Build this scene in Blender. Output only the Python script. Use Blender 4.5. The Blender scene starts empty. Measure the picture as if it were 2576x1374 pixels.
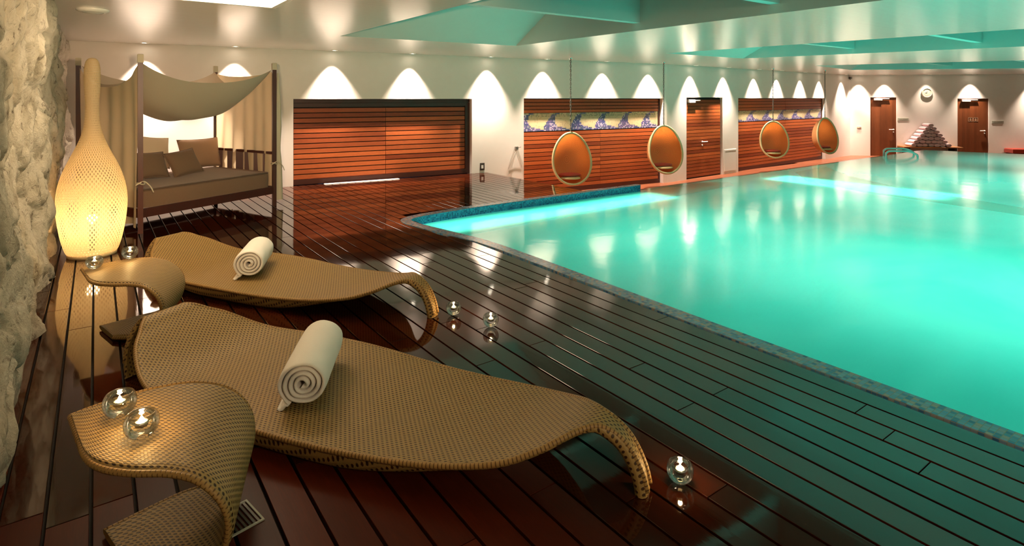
import bpy, bmesh, math, random
from mathutils import Vector, Matrix, noise
from mathutils.geometry import tessellate_polygon
random.seed(7)
R = math.radians
SC = bpy.context.scene
COL = SC.collection

# ------------------------------------------------------------------ camera, world, exposure
EYE = 1.52                       # eye height above the raised deck (deck = z 0)
YAW = R(35.858)
cam_d = bpy.data.cameras.new('camera'); cam = bpy.data.objects.new('camera', cam_d); COL.objects.link(cam)
cam.location = (0, 0, EYE); cam.rotation_euler = (R(90), 0, -YAW)
cam_d.sensor_fit = 'HORIZONTAL'; cam_d.sensor_width = 36.0; cam_d.lens = 1450 / 2576 * 36.0
cam_d.shift_y = -440 / 2576; cam_d.clip_start = 0.02; cam_d.clip_end = 200
SC.camera = cam
W = bpy.data.worlds.new('world'); SC.world = W; W.use_nodes = True
W.node_tree.nodes['Background'].inputs[0].default_value = (0.02, 0.03, 0.05, 1)
W.node_tree.nodes['Background'].inputs[1].default_value = 0.3
SC.view_settings.view_transform = 'Standard'; SC.view_settings.look = 'None'
SC.view_settings.exposure = 0.68; SC.view_settings.gamma = 1.0; SC.view_settings.use_curve_mapping = False
SC.cycles.max_bounces = 7; SC.cycles.diffuse_bounces = 3; SC.cycles.glossy_bounces = 4
SC.cycles.transmission_bounces = 6; SC.cycles.transparent_max_bounces = 16
SC.cycles.caustics_reflective = False; SC.cycles.caustics_refractive = False
SC.cycles.use_denoising = True; SC.cycles.sample_clamp_indirect = 6.0
SC.cycles.use_light_tree = True

def light(name, kind, loc, power, color, target=None, size=0.05, angle=None, blend=0.3, sy=None, parent=None):
    d = bpy.data.lights.new(name, kind); d.energy = power; d.color = color
    o = bpy.data.objects.new(name, d); COL.objects.link(o); o.location = loc
    if kind in ('POINT', 'SPOT'): d.shadow_soft_size = size
    if kind == 'SPOT': d.spot_size = angle; d.spot_blend = blend
    if kind == 'AREA':
        d.shape = 'RECTANGLE'; d.size = size; d.size_y = sy or size
    if target is not None:
        o.rotation_euler = (Vector(target) - Vector(loc)).to_track_quat('-Z', 'Y').to_euler()
    if parent: o.parent = parent
    return o

WARM = (1.0, 0.79, 0.62)
POOLC = (0.62, 1.0, 0.90)
# lamps under the milky water: wide floor lamps, plus added strips brightening the rim band and the far streak
for x, y, sx, sy, pw in ((6.3, 1.4, 3.4, 3.8, 84), (6.2, -2.2, 3.0, 2.6, 60), (5.8, 4.6, 3.2, 1.8, 33), (10.2, 0.4, 3.0, 4.6, 98), (10.2, 4.4, 3.0, 2.4, 50), (14.2, 4.0, 3.6, 3.6, 95), (15.5, -0.8, 4.0, 4.0, 100), (19.0, 3.5, 2.8, 4.4, 75)):
    light('pool_floor_lamp', 'AREA', (x, y, -1.35), pw, (0.95, 1.0, 0.93), (x, y, 5), sx, sy=sy)
light('rim_glow_strip', 'AREA', (5.55, 6.33, -0.20), 34, (1.0, 0.93, 0.88), (5.55, 6.33, 5), 4.3, sy=0.62)
light('streak_glow_strip', 'AREA', (11.3, 4.9, -0.20), 34, (1.0, 0.93, 0.88), (11.3, 4.9, 5), 0.9, sy=3.0)
# added panel lamp for the bright ceiling glow and warm light on the loungers
light('added_panel_lamp', 'AREA', (0.72, 5.14, 2.30), 16, (1.0, 0.72, 0.44), (0.72, 5.14, 0), 1.1, sy=0.6)
light('rear_fill', 'AREA', (1.0, -1.9, 2.25), 42, (1.0, 0.72, 0.46), (0.7, 2.6, 0.2), 1.0, sy=0.5)  # unseen fill added behind the camera for lounger undersides and near deck

# unseen spot added beside the camera, washing the ceiling over the loungers
light('ceiling_fill_spot', 'SPOT', (0.30, 1.9, 1.70), 330, (1.0, 0.68, 0.38), (1.2, 6.2, 2.42), 0.05, R(84), 0.9)

# ------------------------------------------------------------------ material helpers
def new_mat(name):
    m = bpy.data.materials.new(name); m.use_nodes = True
    nt = m.node_tree; nt.nodes.clear()
    out = nt.nodes.new('ShaderNodeOutputMaterial')
    return m, nt, out
def N(nt, t, **kw):
    n = nt.nodes.new(t)
    for k, v in kw.items():
        if k in n.inputs: n.inputs[k].default_value = v
        else: setattr(n, k, v)
    return n
def L(nt, a, b): nt.links.new(a, b)
def math_n(nt, op, a, b=None, c=None):
    n = nt.nodes.new('ShaderNodeMath'); n.operation = op
    for i, v in enumerate((a, b, c)):
        if v is None: continue
        if isinstance(v, (int, float)): n.inputs[i].default_value = v
        else: nt.links.new(v, n.inputs[i])
    return n.outputs[0]
def mix_c(nt, fac, a, b, mode='MIX'):
    n = nt.nodes.new('ShaderNodeMix'); n.data_type = 'RGBA'; n.blend_type = mode
    for s, v in ((n.inputs[0], fac), (n.inputs[6], a), (n.inputs[7], b)):
        if isinstance(v, (int, float)): s.default_value = v
        elif isinstance(v, tuple): s.default_value = v if len(v) == 4 else v + (1,)
        else: nt.links.new(v, s)
    return n.outputs[2]
def pbsdf(nt, out, color=None, rough=0.5, metal=0.0, ior=1.5, coat=0.0, coat_r=0.05, sheen=0.0, spec=0.5):
    b = nt.nodes.new('ShaderNodeBsdfPrincipled')
    if isinstance(color, tuple): b.inputs['Base Color'].default_value = color + (1,) if len(color) == 3 else color
    elif color is not None: nt.links.new(color, b.inputs['Base Color'])
    if isinstance(rough, (int, float)): b.inputs['Roughness'].default_value = rough
    else: nt.links.new(rough, b.inputs['Roughness'])
    b.inputs['Metallic'].default_value = metal; b.inputs['IOR'].default_value = ior
    b.inputs['Coat Weight'].default_value = coat; b.inputs['Coat Roughness'].default_value = coat_r
    b.inputs['Sheen Weight'].default_value = sheen; b.inputs['Specular IOR Level'].default_value = spec
    nt.links.new(b.outputs[0], out.inputs[0])
    return b
def bump(nt, b, h, strength=0.3, dist=0.01):
    n = nt.nodes.new('ShaderNodeBump'); n.inputs['Strength'].default_value = strength; n.inputs['Distance'].default_value = dist
    nt.links.new(h, n.inputs['Height']); nt.links.new(n.outputs[0], b.inputs['Normal'])
def coords(nt, kind='Object', scale=(1, 1, 1)):
    tc = nt.nodes.new('ShaderNodeTexCoord'); mp = nt.nodes.new('ShaderNodeMapping')
    mp.inputs['Scale'].default_value = scale
    nt.links.new(tc.outputs[kind], mp.inputs['Vector']); return mp.outputs[0]
def noise_n(nt, vec, scale=5, detail=4, rough=0.55, dist=0.0):
    n = nt.nodes.new('ShaderNodeTexNoise'); n.inputs['Scale'].default_value = scale; n.inputs['Detail'].default_value = detail
    n.inputs['Roughness'].default_value = rough; n.inputs['Distortion'].default_value = dist
    nt.links.new(vec, n.inputs['Vector']); return n.outputs[0]
def ramp(nt, fac, stops):
    n = nt.nodes.new('ShaderNodeValToRGB'); cr = n.color_ramp
    while len(cr.elements) < len(stops): cr.elements.new(0.5)
    for e, (p, c) in zip(cr.elements, stops):
        e.position = p; e.color = c + (1,) if len(c) == 3 else c
    nt.links.new(fac, n.inputs[0]); return n.outputs[0]

def simple(name, color, rough=0.5, metal=0.0, var=0.08, nscale=30, bstr=0.0, **kw):
    m, nt, out = new_mat(name)
    v = noise_n(nt, coords(nt), nscale, 3)
    dark = tuple(c * (1 - var) for c in color); lite = tuple(min(1, c * (1 + var)) for c in color)
    b = pbsdf(nt, out, mix_c(nt, v, dark, lite), rough, metal, **kw)
    if bstr: bump(nt, b, v, bstr, 0.004)
    return m
def wood(name, c0, c1, rough, grain=(1, 14, 14), coat=0.0, coat_r=0.05, spec=0.5, bstr=0.08, gs=3.0, tone_amt=0.75, rvar=0.0):
    """c0..c1 run over the per-board 'tone' attribute, grain along the first mapped axis."""
    m, nt, out = new_mat(name)
    at = nt.nodes.new('ShaderNodeAttribute'); at.attribute_name = 'tone'
    v = coords(nt, 'Object', grain)
    g = noise_n(nt, v, gs, 5, 0.6, 0.6)
    t = math_n(nt, 'ADD', math_n(nt, 'MULTIPLY', at.outputs['Fac'], tone_amt), math_n(nt, 'MULTIPLY', g, 1 - tone_amt * 0.7))
    t = math_n(nt, 'SUBTRACT', t, 0.12)
    col = mix_c(nt, t, c0, c1)
    streak = noise_n(nt, v, gs * 4, 3, 0.5)
    col = mix_c(nt, math_n(nt, 'MULTIPLY', streak, 0.55), col, tuple(c * 0.35 for c in c0))
    r = rough
    if rvar:
        r = math_n(nt, 'ADD', rough - rvar / 2, math_n(nt, 'MULTIPLY', noise_n(nt, coords(nt, 'Object', (2, .5, 2)), 3, 3), rvar))
    b = pbsdf(nt, out, col, r, coat=coat, coat_r=coat_r, spec=spec)
    if bstr: bump(nt, b, g, bstr, 0.003)
    return m
def weave(name, tan, tan2, hole, pu=0.021, pv=0.0125, hu=0.30, hv=0.30, bstr=0.6, dist=0.004, alpha_holes=False, transl=0.0):
    """Woven cane: rows of small dark gaps, every other row shifted by half a step; UV is in metres."""
    m, nt, out = new_mat(name)
    tc = nt.nodes.new('ShaderNodeTexCoord'); sp = nt.nodes.new('ShaderNodeSeparateXYZ'); L(nt, tc.outputs['UV'], sp.inputs[0])
    vv = math_n(nt, 'DIVIDE', sp.outputs[1], pv)
    row = math_n(nt, 'FLOOR', vv)
    off = math_n(nt, 'MULTIPLY', math_n(nt, 'MODULO', math_n(nt, 'ABSOLUTE', row), 2.0), 0.5)
    uu = math_n(nt, 'ADD', math_n(nt, 'DIVIDE', sp.outputs[0], pu), off)
    fu = math_n(nt, 'SUBTRACT', math_n(nt, 'FRACT', uu), 0.5); fv = math_n(nt, 'SUBTRACT', math_n(nt, 'FRACT', vv), 0.5)
    d = math_n(nt, 'ADD', math_n(nt, 'POWER', math_n(nt, 'DIVIDE', math_n(nt, 'ABSOLUTE', fu), hu), 2.0),
               math_n(nt, 'POWER', math_n(nt, 'DIVIDE', math_n(nt, 'ABSOLUTE', fv), hv), 2.0))
    mr = nt.nodes.new('ShaderNodeMapRange'); mr.inputs['From Min'].default_value = 0.55; mr.inputs['From Max'].default_value = 1.35
    L(nt, d, mr.inputs['Value']); h = mr.outputs[0]           # 0 in the gap, 1 on the strand
    strand = math_n(nt, 'SINE', math_n(nt, 'MULTIPLY', math_n(nt, 'FRACT', math_n(nt, 'MULTIPLY', vv, 1.0)), math.pi))
    nz = noise_n(nt, tc.outputs['Object'], 25, 3)
    col = mix_c(nt, nz, tan, tan2)
    col = mix_c(nt, h, hole, col)
    b = pbsdf(nt, out, col, 0.5, spec=0.35)
    hh = math_n(nt, 'ADD', math_n(nt, 'MULTIPLY', h, 0.7), math_n(nt, 'MULTIPLY', strand, 0.35))
    bump(nt, b, hh, bstr, dist)
    sh = b.outputs[0]
    if transl:
        tr = N(nt, 'ShaderNodeBsdfTranslucent'); L(nt, col, tr.inputs[0])
        mx = N(nt, 'ShaderNodeMixShader'); mx.inputs[0].default_value = transl
        L(nt, sh, mx.inputs[1]); L(nt, tr.outputs[0], mx.inputs[2]); sh = mx.outputs[0]
    if alpha_holes:
        tp = N(nt, 'ShaderNodeBsdfTransparent'); mx = N(nt, 'ShaderNodeMixShader')
        L(nt, math_n(nt, 'GREATER_THAN', h, 0.15), mx.inputs[0]); L(nt, tp.outputs[0], mx.inputs[1]); L(nt, sh, mx.inputs[2]); sh = mx.outputs[0]
    L(nt, sh, out.inputs[0])
    return m
def mosaic(name, stops, size, grout, rough=0.25, aspect=1.0):
    m, nt, out = new_mat(name)
    tc = nt.nodes.new('ShaderNodeTexCoord'); mp = nt.nodes.new('ShaderNodeMapping')
    mp.inputs['Scale'].default_value = (1 / size, 1 / (size * aspect), 1); L(nt, tc.outputs['UV'], mp.inputs[0])
    fl = nt.nodes.new('ShaderNodeVectorMath'); fl.operation = 'FLOOR'; L(nt, mp.outputs[0], fl.inputs[0])
    fr = nt.nodes.new('ShaderNodeVectorMath'); fr.operation = 'FRACTION'; L(nt, mp.outputs[0], fr.inputs[0])
    wn = nt.nodes.new('ShaderNodeTexWhiteNoise'); wn.noise_dimensions = '2D'; L(nt, fl.outputs[0], wn.inputs['Vector'])
    col = ramp(nt, wn.outputs['Value'], stops)
    sp = nt.nodes.new('ShaderNodeSeparateXYZ'); L(nt, fr.outputs[0], sp.inputs[0])
    ex = math_n(nt, 'LESS_THAN', math_n(nt, 'ABSOLUTE', math_n(nt, 'SUBTRACT', sp.outputs[0], 0.5)), 0.44)
    ey = math_n(nt, 'LESS_THAN', math_n(nt, 'ABSOLUTE', math_n(nt, 'SUBTRACT', sp.outputs[1], 0.5)), 0.44)
    e = math_n(nt, 'MULTIPLY', ex, ey)
    b = pbsdf(nt, out, mix_c(nt, e, grout, col), rough)
    bump(nt, b, e, 0.4, 0.002)
    return m
def cloth(name, color, transl=0.35, var=0.06, thread=220, bstr=0.15):
    m, nt, out = new_mat(name)
    v = noise_n(nt, coords(nt, 'Object', (1, 1, 1)), thread, 2)
    col = mix_c(nt, v, tuple(c * (1 - var * 2) for c in color), color)
    b = pbsdf(nt, out, col, 0.9, spec=0.1, sheen=0.15)
    bump(nt, b, v, bstr, 0.003)
    if transl:
        tr = N(nt, 'ShaderNodeBsdfTranslucent'); L(nt, col, tr.inputs[0])
        mx = N(nt, 'ShaderNodeMixShader'); mx.inputs[0].default_value = transl
        L(nt, b.outputs[0], mx.inputs[1]); L(nt, tr.outputs[0], mx.inputs[2]); L(nt, mx.outputs[0], out.inputs[0])
    return m
def emit(name, color, strength):
    m, nt, out = new_mat(name)
    e = N(nt, 'ShaderNodeEmission', Strength=strength); e.inputs[0].default_value = color + (1,)
    L(nt, e.outputs[0], out.inputs[0]); return m

M = {}
M['plaster'] = simple('white plaster', (0.85, 0.79, 0.735), 0.65, var=0.03, nscale=6)
def mat_ceiling():
    m, nt, out = new_mat('satin ceiling paint')
    v = noise_n(nt, coords(nt, 'Object', (0.35, 9, 1)), 2.2, 4, 0.6)
    b = pbsdf(nt, out, mix_c(nt, v, (0.80, 0.76, 0.71), (0.86, 0.82, 0.77)), 0.24, coat=0.6, coat_r=0.16)
    bump(nt, b, v, 0.12, 0.01); return m
M['ceiling'] = mat_ceiling()
M['coffer'] = simple('coffer paint', (0.72, 0.74, 0.70), 0.5, var=0.03, nscale=4)
M['skylight'] = simple('dark skylight glass', (0.006, 0.010, 0.012), 0.12, var=0.2, nscale=2)
M['deck'] = wood('oiled hardwood deck', (0.019, 0.0040, 0.0014), (0.072, 0.0125, 0.0034), 0.05, grain=(14, 1, 14), coat=0.0, spec=0.45, bstr=0.025, rvar=0.05)
M['deck_dry'] = wood('dry matt hardwood deck', (0.034, 0.0048, 0.0014), (0.110, 0.0150, 0.0036), 0.36, grain=(14, 1, 14), spec=0.09, bstr=0.12)
M['walk'] = wood('reddish walkway boards', (0.20, 0.06, 0.025), (0.32, 0.10, 0.045), 0.35, grain=(1, 14, 14))
M['deck_under'] = simple('dark sub floor', (0.006, 0.003, 0.002), 0.8)
M['slat'] = wood('red cedar slats', (0.20, 0.034, 0.010), (0.66, 0.165, 0.043), 0.42, grain=(1.2, 14, 14), bstr=0.1, spec=0.35)
M['slat_dark'] = wood('dark stained wood', (0.055, 0.008, 0.003), (0.10, 0.018, 0.006), 0.35, grain=(1.2, 14, 14))
M['frame'] = wood('mahogany frame', (0.055, 0.009, 0.004), (0.11, 0.018, 0.007), 0.4, grain=(8, 8, 1.2))
M['door'] = wood('walnut veneer', (0.15, 0.040, 0.012), (0.27, 0.080, 0.026), 0.4, grain=(14, 14, 0.9), gs=2.0, tone_amt=0.5)
M['shadow_gap'] = simple('black gap backing', (0.010, 0.003, 0.002), 0.8)
M['weave'] = weave('woven cane', (0.275, 0.168, 0.050), (0.33, 0.205, 0.066), (0.045, 0.017, 0.005), pu=0.024, pv=0.0145, hu=0.27, hv=0.27)
M['weave_table'] = weave('woven cane table', (0.285, 0.178, 0.058), (0.34, 0.22, 0.078), (0.035, 0.016, 0.006), pu=0.022, pv=0.0125, hu=0.30, hv=0.31)
M['weave_edge'] = weave('wrapped cane edge', (0.29, 0.165, 0.046), (0.35, 0.20, 0.062), (0.11, 0.05, 0.014), pu=0.016, pv=0.030, hu=0.16, hv=0.46, bstr=0.5)
M['lamp_wicker'] = weave('lamp wicker', (0.80, 0.62, 0.36), (0.86, 0.70, 0.44), (0.24, 0.10, 0.02), pu=0.036, pv=0.024, hu=0.15, hv=0.46, bstr=0.5, alpha_holes=True, transl=0.5)
M['egg_wicker'] = weave('egg chair wicker', (0.88, 0.50, 0.21), (0.92, 0.56, 0.26), (0.58, 0.26, 0.08), pu=0.03, pv=0.02, hu=0.2, hv=0.3, transl=0.5)
M['rim_cane'] = simple('blond cane rim', (0.88, 0.68, 0.36), 0.4, var=0.08, nscale=40)
M['canopy'] = cloth('unbleached canopy cloth', (0.62, 0.53, 0.40), 0.30)
M['curtain'] = cloth('cream curtain cloth', (0.86, 0.70, 0.47), 0.45)
M['tie'] = cloth('cream tie', (0.75, 0.66, 0.50), 0.2)
M['mattress'] = cloth('taupe mattress cover', (0.25, 0.152, 0.098), 0.0, var=0.12, thread=160)
M['cush_cream'] = cloth('cream cushion linen', (0.78, 0.62, 0.45), 0.0)
M['cush_taupe'] = cloth('taupe cushion linen', (0.42, 0.27, 0.175), 0.0, var=0.12)
M['cush_brown'] = cloth('brown cushion linen', (0.25, 0.155, 0.10), 0.0, var=0.12)
M['cush_red'] = cloth('salmon cushion', (0.62, 0.10, 0.07), 0.0)
M['towel'] = cloth('white terry', (0.86, 0.82, 0.76), 0.0, var=0.05, thread=320, bstr=0.6)
M['towel_pink'] = cloth('rose grey terry', (0.90, 0.68, 0.72), 0.0, var=0.10, thread=120, bstr=0.5)
M['red_bench'] = cloth('red bench cover', (0.36, 0.05, 0.03), 0.0)
M['bench_wood'] = wood('bench oak', (0.42, 0.16, 0.05), (0.52, 0.22, 0.08), 0.4, grain=(3, 3, 3))
M['chrome'] = simple('brushed steel', (0.75, 0.76, 0.76), 0.18, 1.0, var=0.03)
M['rail_steel'] = simple('pale polished steel', (0.90, 0.91, 0.90), 0.3, 0.15)
M['chain'] = simple('chain steel', (0.20, 0.18, 0.16), 0.45, 0.6)
M['white_metal'] = simple('white enamel', (0.84, 0.82, 0.78), 0.35, var=0.02)
M['grey_plate'] = simple('grey sign plate', (0.47, 0.46, 0.38), 0.4, var=0.05)
M['sign_mark'] = simple('sign lettering', (0.33, 0.32, 0.26), 0.5)
M['sign_light'] = simple('pale sign lines', (0.48, 0.36, 0.24), 0.5)
M['dark_plastic'] = simple('dark plastic', (0.05, 0.04, 0.03), 0.4)
M['cap_white'] = cloth('post cap cloth', (0.72, 0.63, 0.48), 0.1)
M['wax'] = simple('candle wax', (0.85, 0.72, 0.50), 0.5, var=0.02)
M['tin'] = simple('tealight tin', (0.7, 0.66, 0.6), 0.25, 1.0)
M['flame'] = emit('candle flame', (1.0, 0.70, 0.32), 90.0)
M['bulb'] = emit('lamp bulb', (1.0, 0.70, 0.36), 90.0)
M['downlight'] = emit('downlight lens', (1.0, 0.86, 0.66), 14.0)
M['glow_panel'] = emit('added ceiling glow', (1.0, 0.80, 0.52), 5.0)
M['strip_white'] = simple('pale floor strip', (0.9, 0.86, 0.8), 0.3)
BL = [(0.0, (0.03, 0.10, 0.24)), (0.3, (0.07, 0.22, 0.38)), (0.55, (0.14, 0.32, 0.46)), (0.75, (0.30, 0.25, 0.22)), (1.0, (0.08, 0.26, 0.50))]
M['coping'] = mosaic('blue coping mosaic', BL, 0.026, (0.20, 0.20, 0.19))
M['pool_band'] = mosaic('blue pool band', [(0, (0.0, 0.05, 0.16)), (0.5, (0.01, 0.16, 0.36)), (1, (0.02, 0.30, 0.50))], 0.022, (0.05, 0.2, 0.3))
M['basin'] = simple('turquoise basin', (0.10, 0.78, 0.62), 0.6, var=0.10, nscale=1.2)
M['ledge'] = simple('pale pool ledge', (0.84, 0.90, 0.84), 0.6, var=0.03, nscale=2)
for nm, c in (('tess_cream', (0.66, 0.55, 0.33)), ('tess_sand', (0.58, 0.46, 0.28)), ('tess_blue', (0.055, 0.065, 0.22)), ('tess_violet', (0.17, 0.12, 0.33)),
              ('tess_pale', (0.45, 0.40, 0.55)), ('tess_slate', (0.10, 0.13, 0.20)), ('tess_olive', (0.36, 0.33, 0.20))):
    M[nm] = simple(nm.replace('tess', 'tessera'), c, 0.3, var=0.06, nscale=60)
def mat_stone():
    m, nt, out = new_mat('rough limestone')
    o = coords(nt)
    a = noise_n(nt, o, 3.0, 8, 0.65, 0.4); b_ = noise_n(nt, o, 14, 8, 0.7, 0.8); c = noise_n(nt, o, 60, 6, 0.7)
    col = ramp(nt, a, [(0.30, (0.34, 0.29, 0.21)), (0.46, (0.55, 0.49, 0.38)), (0.60, (0.64, 0.58, 0.48)), (0.74, (0.45, 0.32, 0.17))])
    pit = ramp(nt, b_, [(0.33, (0.12, 0.06, 0.03)), (0.44, (1, 1, 1))])
    col = mix_c(nt, 0.75, col, pit, 'MULTIPLY')
    bs = pbsdf(nt, out, col, 0.85, spec=0.2)
    h = math_n(nt, 'ADD', b_, math_n(nt, 'MULTIPLY', c, 0.35)); bump(nt, bs, h, 0.9, 0.04); return m
M['stone'] = mat_stone()
def mat_water(name, ca, cb, cd):
    m, nt, out = new_mat(name)
    o = coords(nt, 'Object', (1, 1, 1))
    n1 = noise_n(nt, o, 1.1, 3, 0.5, 0.5); n2 = noise_n(nt, o, 6.0, 2, 0.5)
    h = math_n(nt, 'ADD', n1, math_n(nt, 'MULTIPLY', n2, 0.10))
    gl = N(nt, 'ShaderNodeBsdfGlossy', Roughness=0.11); gl.inputs[0].default_value = (1, 1, 1, 1)
    bp = N(nt, 'ShaderNodeBump', Strength=0.08, Distance=0.05); L(nt, h, bp.inputs['Height']); L(nt, bp.outputs[0], gl.inputs['Normal'])
    fr = N(nt, 'ShaderNodeFresnel', IOR=1.33)
    cl = noise_n(nt, coords(nt, 'Object', (0.6, 0.9, 1)), 0.9, 5, 0.55, 0.8)
    col = mix_c(nt, cl, ca, cb)
    tl = N(nt, 'ShaderNodeBsdfTranslucent'); L(nt, col, tl.inputs[0])
    df = N(nt, 'ShaderNodeBsdfDiffuse'); df.inputs[0].default_value = cd + (1,)
    m0 = N(nt, 'ShaderNodeMixShader'); m0.inputs[0].default_value = 0.22; L(nt, tl.outputs[0], m0.inputs[1]); L(nt, df.outputs[0], m0.inputs[2])
    tp = N(nt, 'ShaderNodeBsdfTransparent'); tp.inputs[0].default_value = (0.45, 0.96, 0.86, 1)
    m1 = N(nt, 'ShaderNodeMixShader'); m1.inputs[0].default_value = 0.06; L(nt, m0.outputs[0], m1.inputs[1]); L(nt, tp.outputs[0], m1.inputs[2])
    mx = N(nt, 'ShaderNodeMixShader'); L(nt, fr.outputs[0], mx.inputs[0]); L(nt, m1.outputs[0], mx.inputs[1]); L(nt, gl.outputs[0], mx.inputs[2])
    L(nt, mx.outputs[0], out.inputs[0]); return m
M['water'] = mat_water('milky pool water', (0.008, 0.545, 0.43), (0.11, 0.735, 0.605), (0.01, 0.42, 0.34))
M['water_glow'] = mat_water('pool water painted bright', (0.60, 0.86, 0.76), (0.72, 0.92, 0.82), (0.5, 0.75, 0.66))
def mat_glass():
    m, nt, out = new_mat('candle glass')
    gl = N(nt, 'ShaderNodeBsdfGlossy', Roughness=0.03)
    tp = N(nt, 'ShaderNodeBsdfTransparent'); tp.inputs[0].default_value = (0.95, 0.97, 0.96, 1)
    lw = N(nt, 'ShaderNodeLayerWeight', Blend=0.42)
    v = noise_n(nt, coords(nt), 60, 2)
    f = math_n(nt, 'ADD', math_n(nt, 'MULTIPLY', lw.outputs['Fresnel'], 0.75), math_n(nt, 'MULTIPLY', v, 0.01))
    mx = N(nt, 'ShaderNodeMixShader'); L(nt, f, mx.inputs[0]); L(nt, tp.outputs[0], mx.inputs[1]); L(nt, gl.outputs[0], mx.inputs[2])
    L(nt, mx.outputs[0], out.inputs[0]); return m
M['glass'] = mat_glass()

# ------------------------------------------------------------------ mesh builder
class MB:
    def __init__(s): s.v = []; s.f = []; s.mi = []; s.uv = []; s.tone = []; s.sm = []
    def face(s, idx, mat=0, uv=None, tone=0.5, smooth=False):
        s.f.append(tuple(idx)); s.mi.append(mat); s.uv.append(uv); s.tone.append(tone); s.sm.append(smooth)
    def add(s, pts):
        n = len(s.v); s.v += [tuple(p) for p in pts]; return n
    def quad(s, a, b, c, d, mat=0, tone=0.5, uv=None):
        n = s.add((a, b, c, d)); s.face((n, n + 1, n + 2, n + 3), mat, uv, tone)
    def hexa(s, p, mat=0, tone=0.5):
        """p: 4 bottom points then 4 top points, counter-clockwise seen from above."""
        n = s.add(p)
        for q in ((3, 2, 1, 0), (4, 5, 6, 7), (0, 1, 5, 4), (1, 2, 6, 5), (2, 3, 7, 6), (3, 0, 4, 7)):
            s.face([n + i for i in q], mat, None, tone)
    def box(s, lo, hi, mat=0, tone=0.5):
        x0, y0, z0 = lo; x1, y1, z1 = hi
        s.hexa([(x0, y0, z0), (x1, y0, z0), (x1, y1, z0), (x0, y1, z0), (x0, y0, z1), (x1, y0, z1), (x1, y1, z1), (x0, y1, z1)], mat, tone)
    def cbox(s, lo, hi, c=0.003, mat=0, tone=0.5, dz=(0, 0, 0, 0)):
        """box with chamfered edges along its top (or all round for bars)."""
        x0, y0, z0 = lo; x1, y1, z1 = hi
        p = [(x0, y0, z0), (x1, y0, z0), (x1, y1, z0), (x0, y1, z0),
             (x0, y0, z1 - c + dz[0]), (x1, y0, z1 - c + dz[1]), (x1, y1, z1 - c + dz[2]), (x0, y1, z1 - c + dz[3]),
             (x0 + c, y0 + c, z1 + dz[0]), (x1 - c, y0 + c, z1 + dz[1]), (x1 - c, y1 - c, z1 + dz[2]), (x0 + c, y1 - c, z1 + dz[3])]
        n = s.add(p)
        for q in ((3, 2, 1, 0), (0, 1, 5, 4), (1, 2, 6, 5), (2, 3, 7, 6), (3, 0, 4, 7), (4, 5, 9, 8), (5, 6, 10, 9), (6, 7, 11, 10), (7, 4, 8, 11), (8, 9, 10, 11)):
            s.face([n + i for i in q], mat, None, tone)
    def bar(s, a, b, w, h, up=(0, 0, 1), mat=0, tone=0.5):
        a = Vector(a); b = Vector(b); d = (b - a).normalized(); up = Vector(up)
        if abs(d.dot(up)) > 0.99: up = Vector((0, 1, 0))
        x = d.cross(up).normalized() * (w / 2); z = x.cross(d).normalized() * (h / 2)
        s.hexa([a - x - z, a + x - z, b + x - z, b - x - z, a - x + z, a + x + z, b + x + z, b - x + z], mat, tone)
    def grid(s, fn, nu, nv, cu=False, cv=False, mat=0, uvf=None, smooth=True, tone=0.5):
        """fn(i/nu, j/nv) -> point; closed in u / v when cu / cv."""
        mu = nu if cu else nu + 1; mv = nv if cv else nv + 1
        n = s.add([fn(i / nu, j / nv) for i in range(mu) for j in range(mv)])
        for i in range(nu):
            for j in range(nv):
                a = n + i * mv + j; b = n + ((i + 1) % mu) * mv + j
                c = n + ((i + 1) % mu) * mv + (j + 1) % mv; d = n + i * mv + (j + 1) % mv
                uv = None
                if uvf: uv = [uvf(i / nu, j / nv), uvf((i + 1) / nu, j / nv), uvf((i + 1) / nu, (j + 1) / nv), uvf(i / nu, (j + 1) / nv)]
                s.face((a, b, c, d), mat, uv, tone, smooth)
        return n
    def tube(s, path, r, n=10, closed=False, caps=True, mat=0, flat=1.0):
        P = [Vector(p) for p in path]; k = len(P); rr = r if isinstance(r, (list, tuple)) else [r] * k
        rings = []; up = Vector((0, 0, 1)); prev = None; acc = [0.0]
        for i in range(k): acc.append(acc[-1] + (P[(i + 1) % k] - P[i]).length)
        for i in range(k):
            t = (P[(i + 1) % k] - P[i - 1]) if closed else (P[min(i + 1, k - 1)] - P[max(i - 1, 0)])
            t.normalize()
            if prev is None:
                a = t.cross(up)
                if a.length < 1e-3: a = t.cross(Vector((0, 1, 0)))
            else: a = prev - t * prev.dot(t)
            a.normalize(); prev = a; b = t.cross(a)
            rings.append([P[i] + a * (math.cos(2 * math.pi * j / n) * rr[i]) + b * (math.sin(2 * math.pi * j / n) * rr[i] * flat) for j in range(n)])
        o = s.add([p for rg in rings for p in rg])
        for i in range(k if closed else k - 1):
            for j in range(n):
                a = o + i * n + j; b = o + i * n + (j + 1) % n; i2 = (i + 1) % k
                c0 = 6.28 * rr[i] / n; s.face((a, b, o + i2 * n + (j + 1) % n, o + i2 * n + j), mat, [(acc[i], j * c0), (acc[i], (j + 1) * c0), (acc[i + 1], (j + 1) * c0), (acc[i + 1], j * c0)], 0.5, True)
        if caps and not closed:
            s.face([o + j for j in reversed(range(n))], mat); s.face([o + (k - 1) * n + j for j in range(n)], mat)
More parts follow.
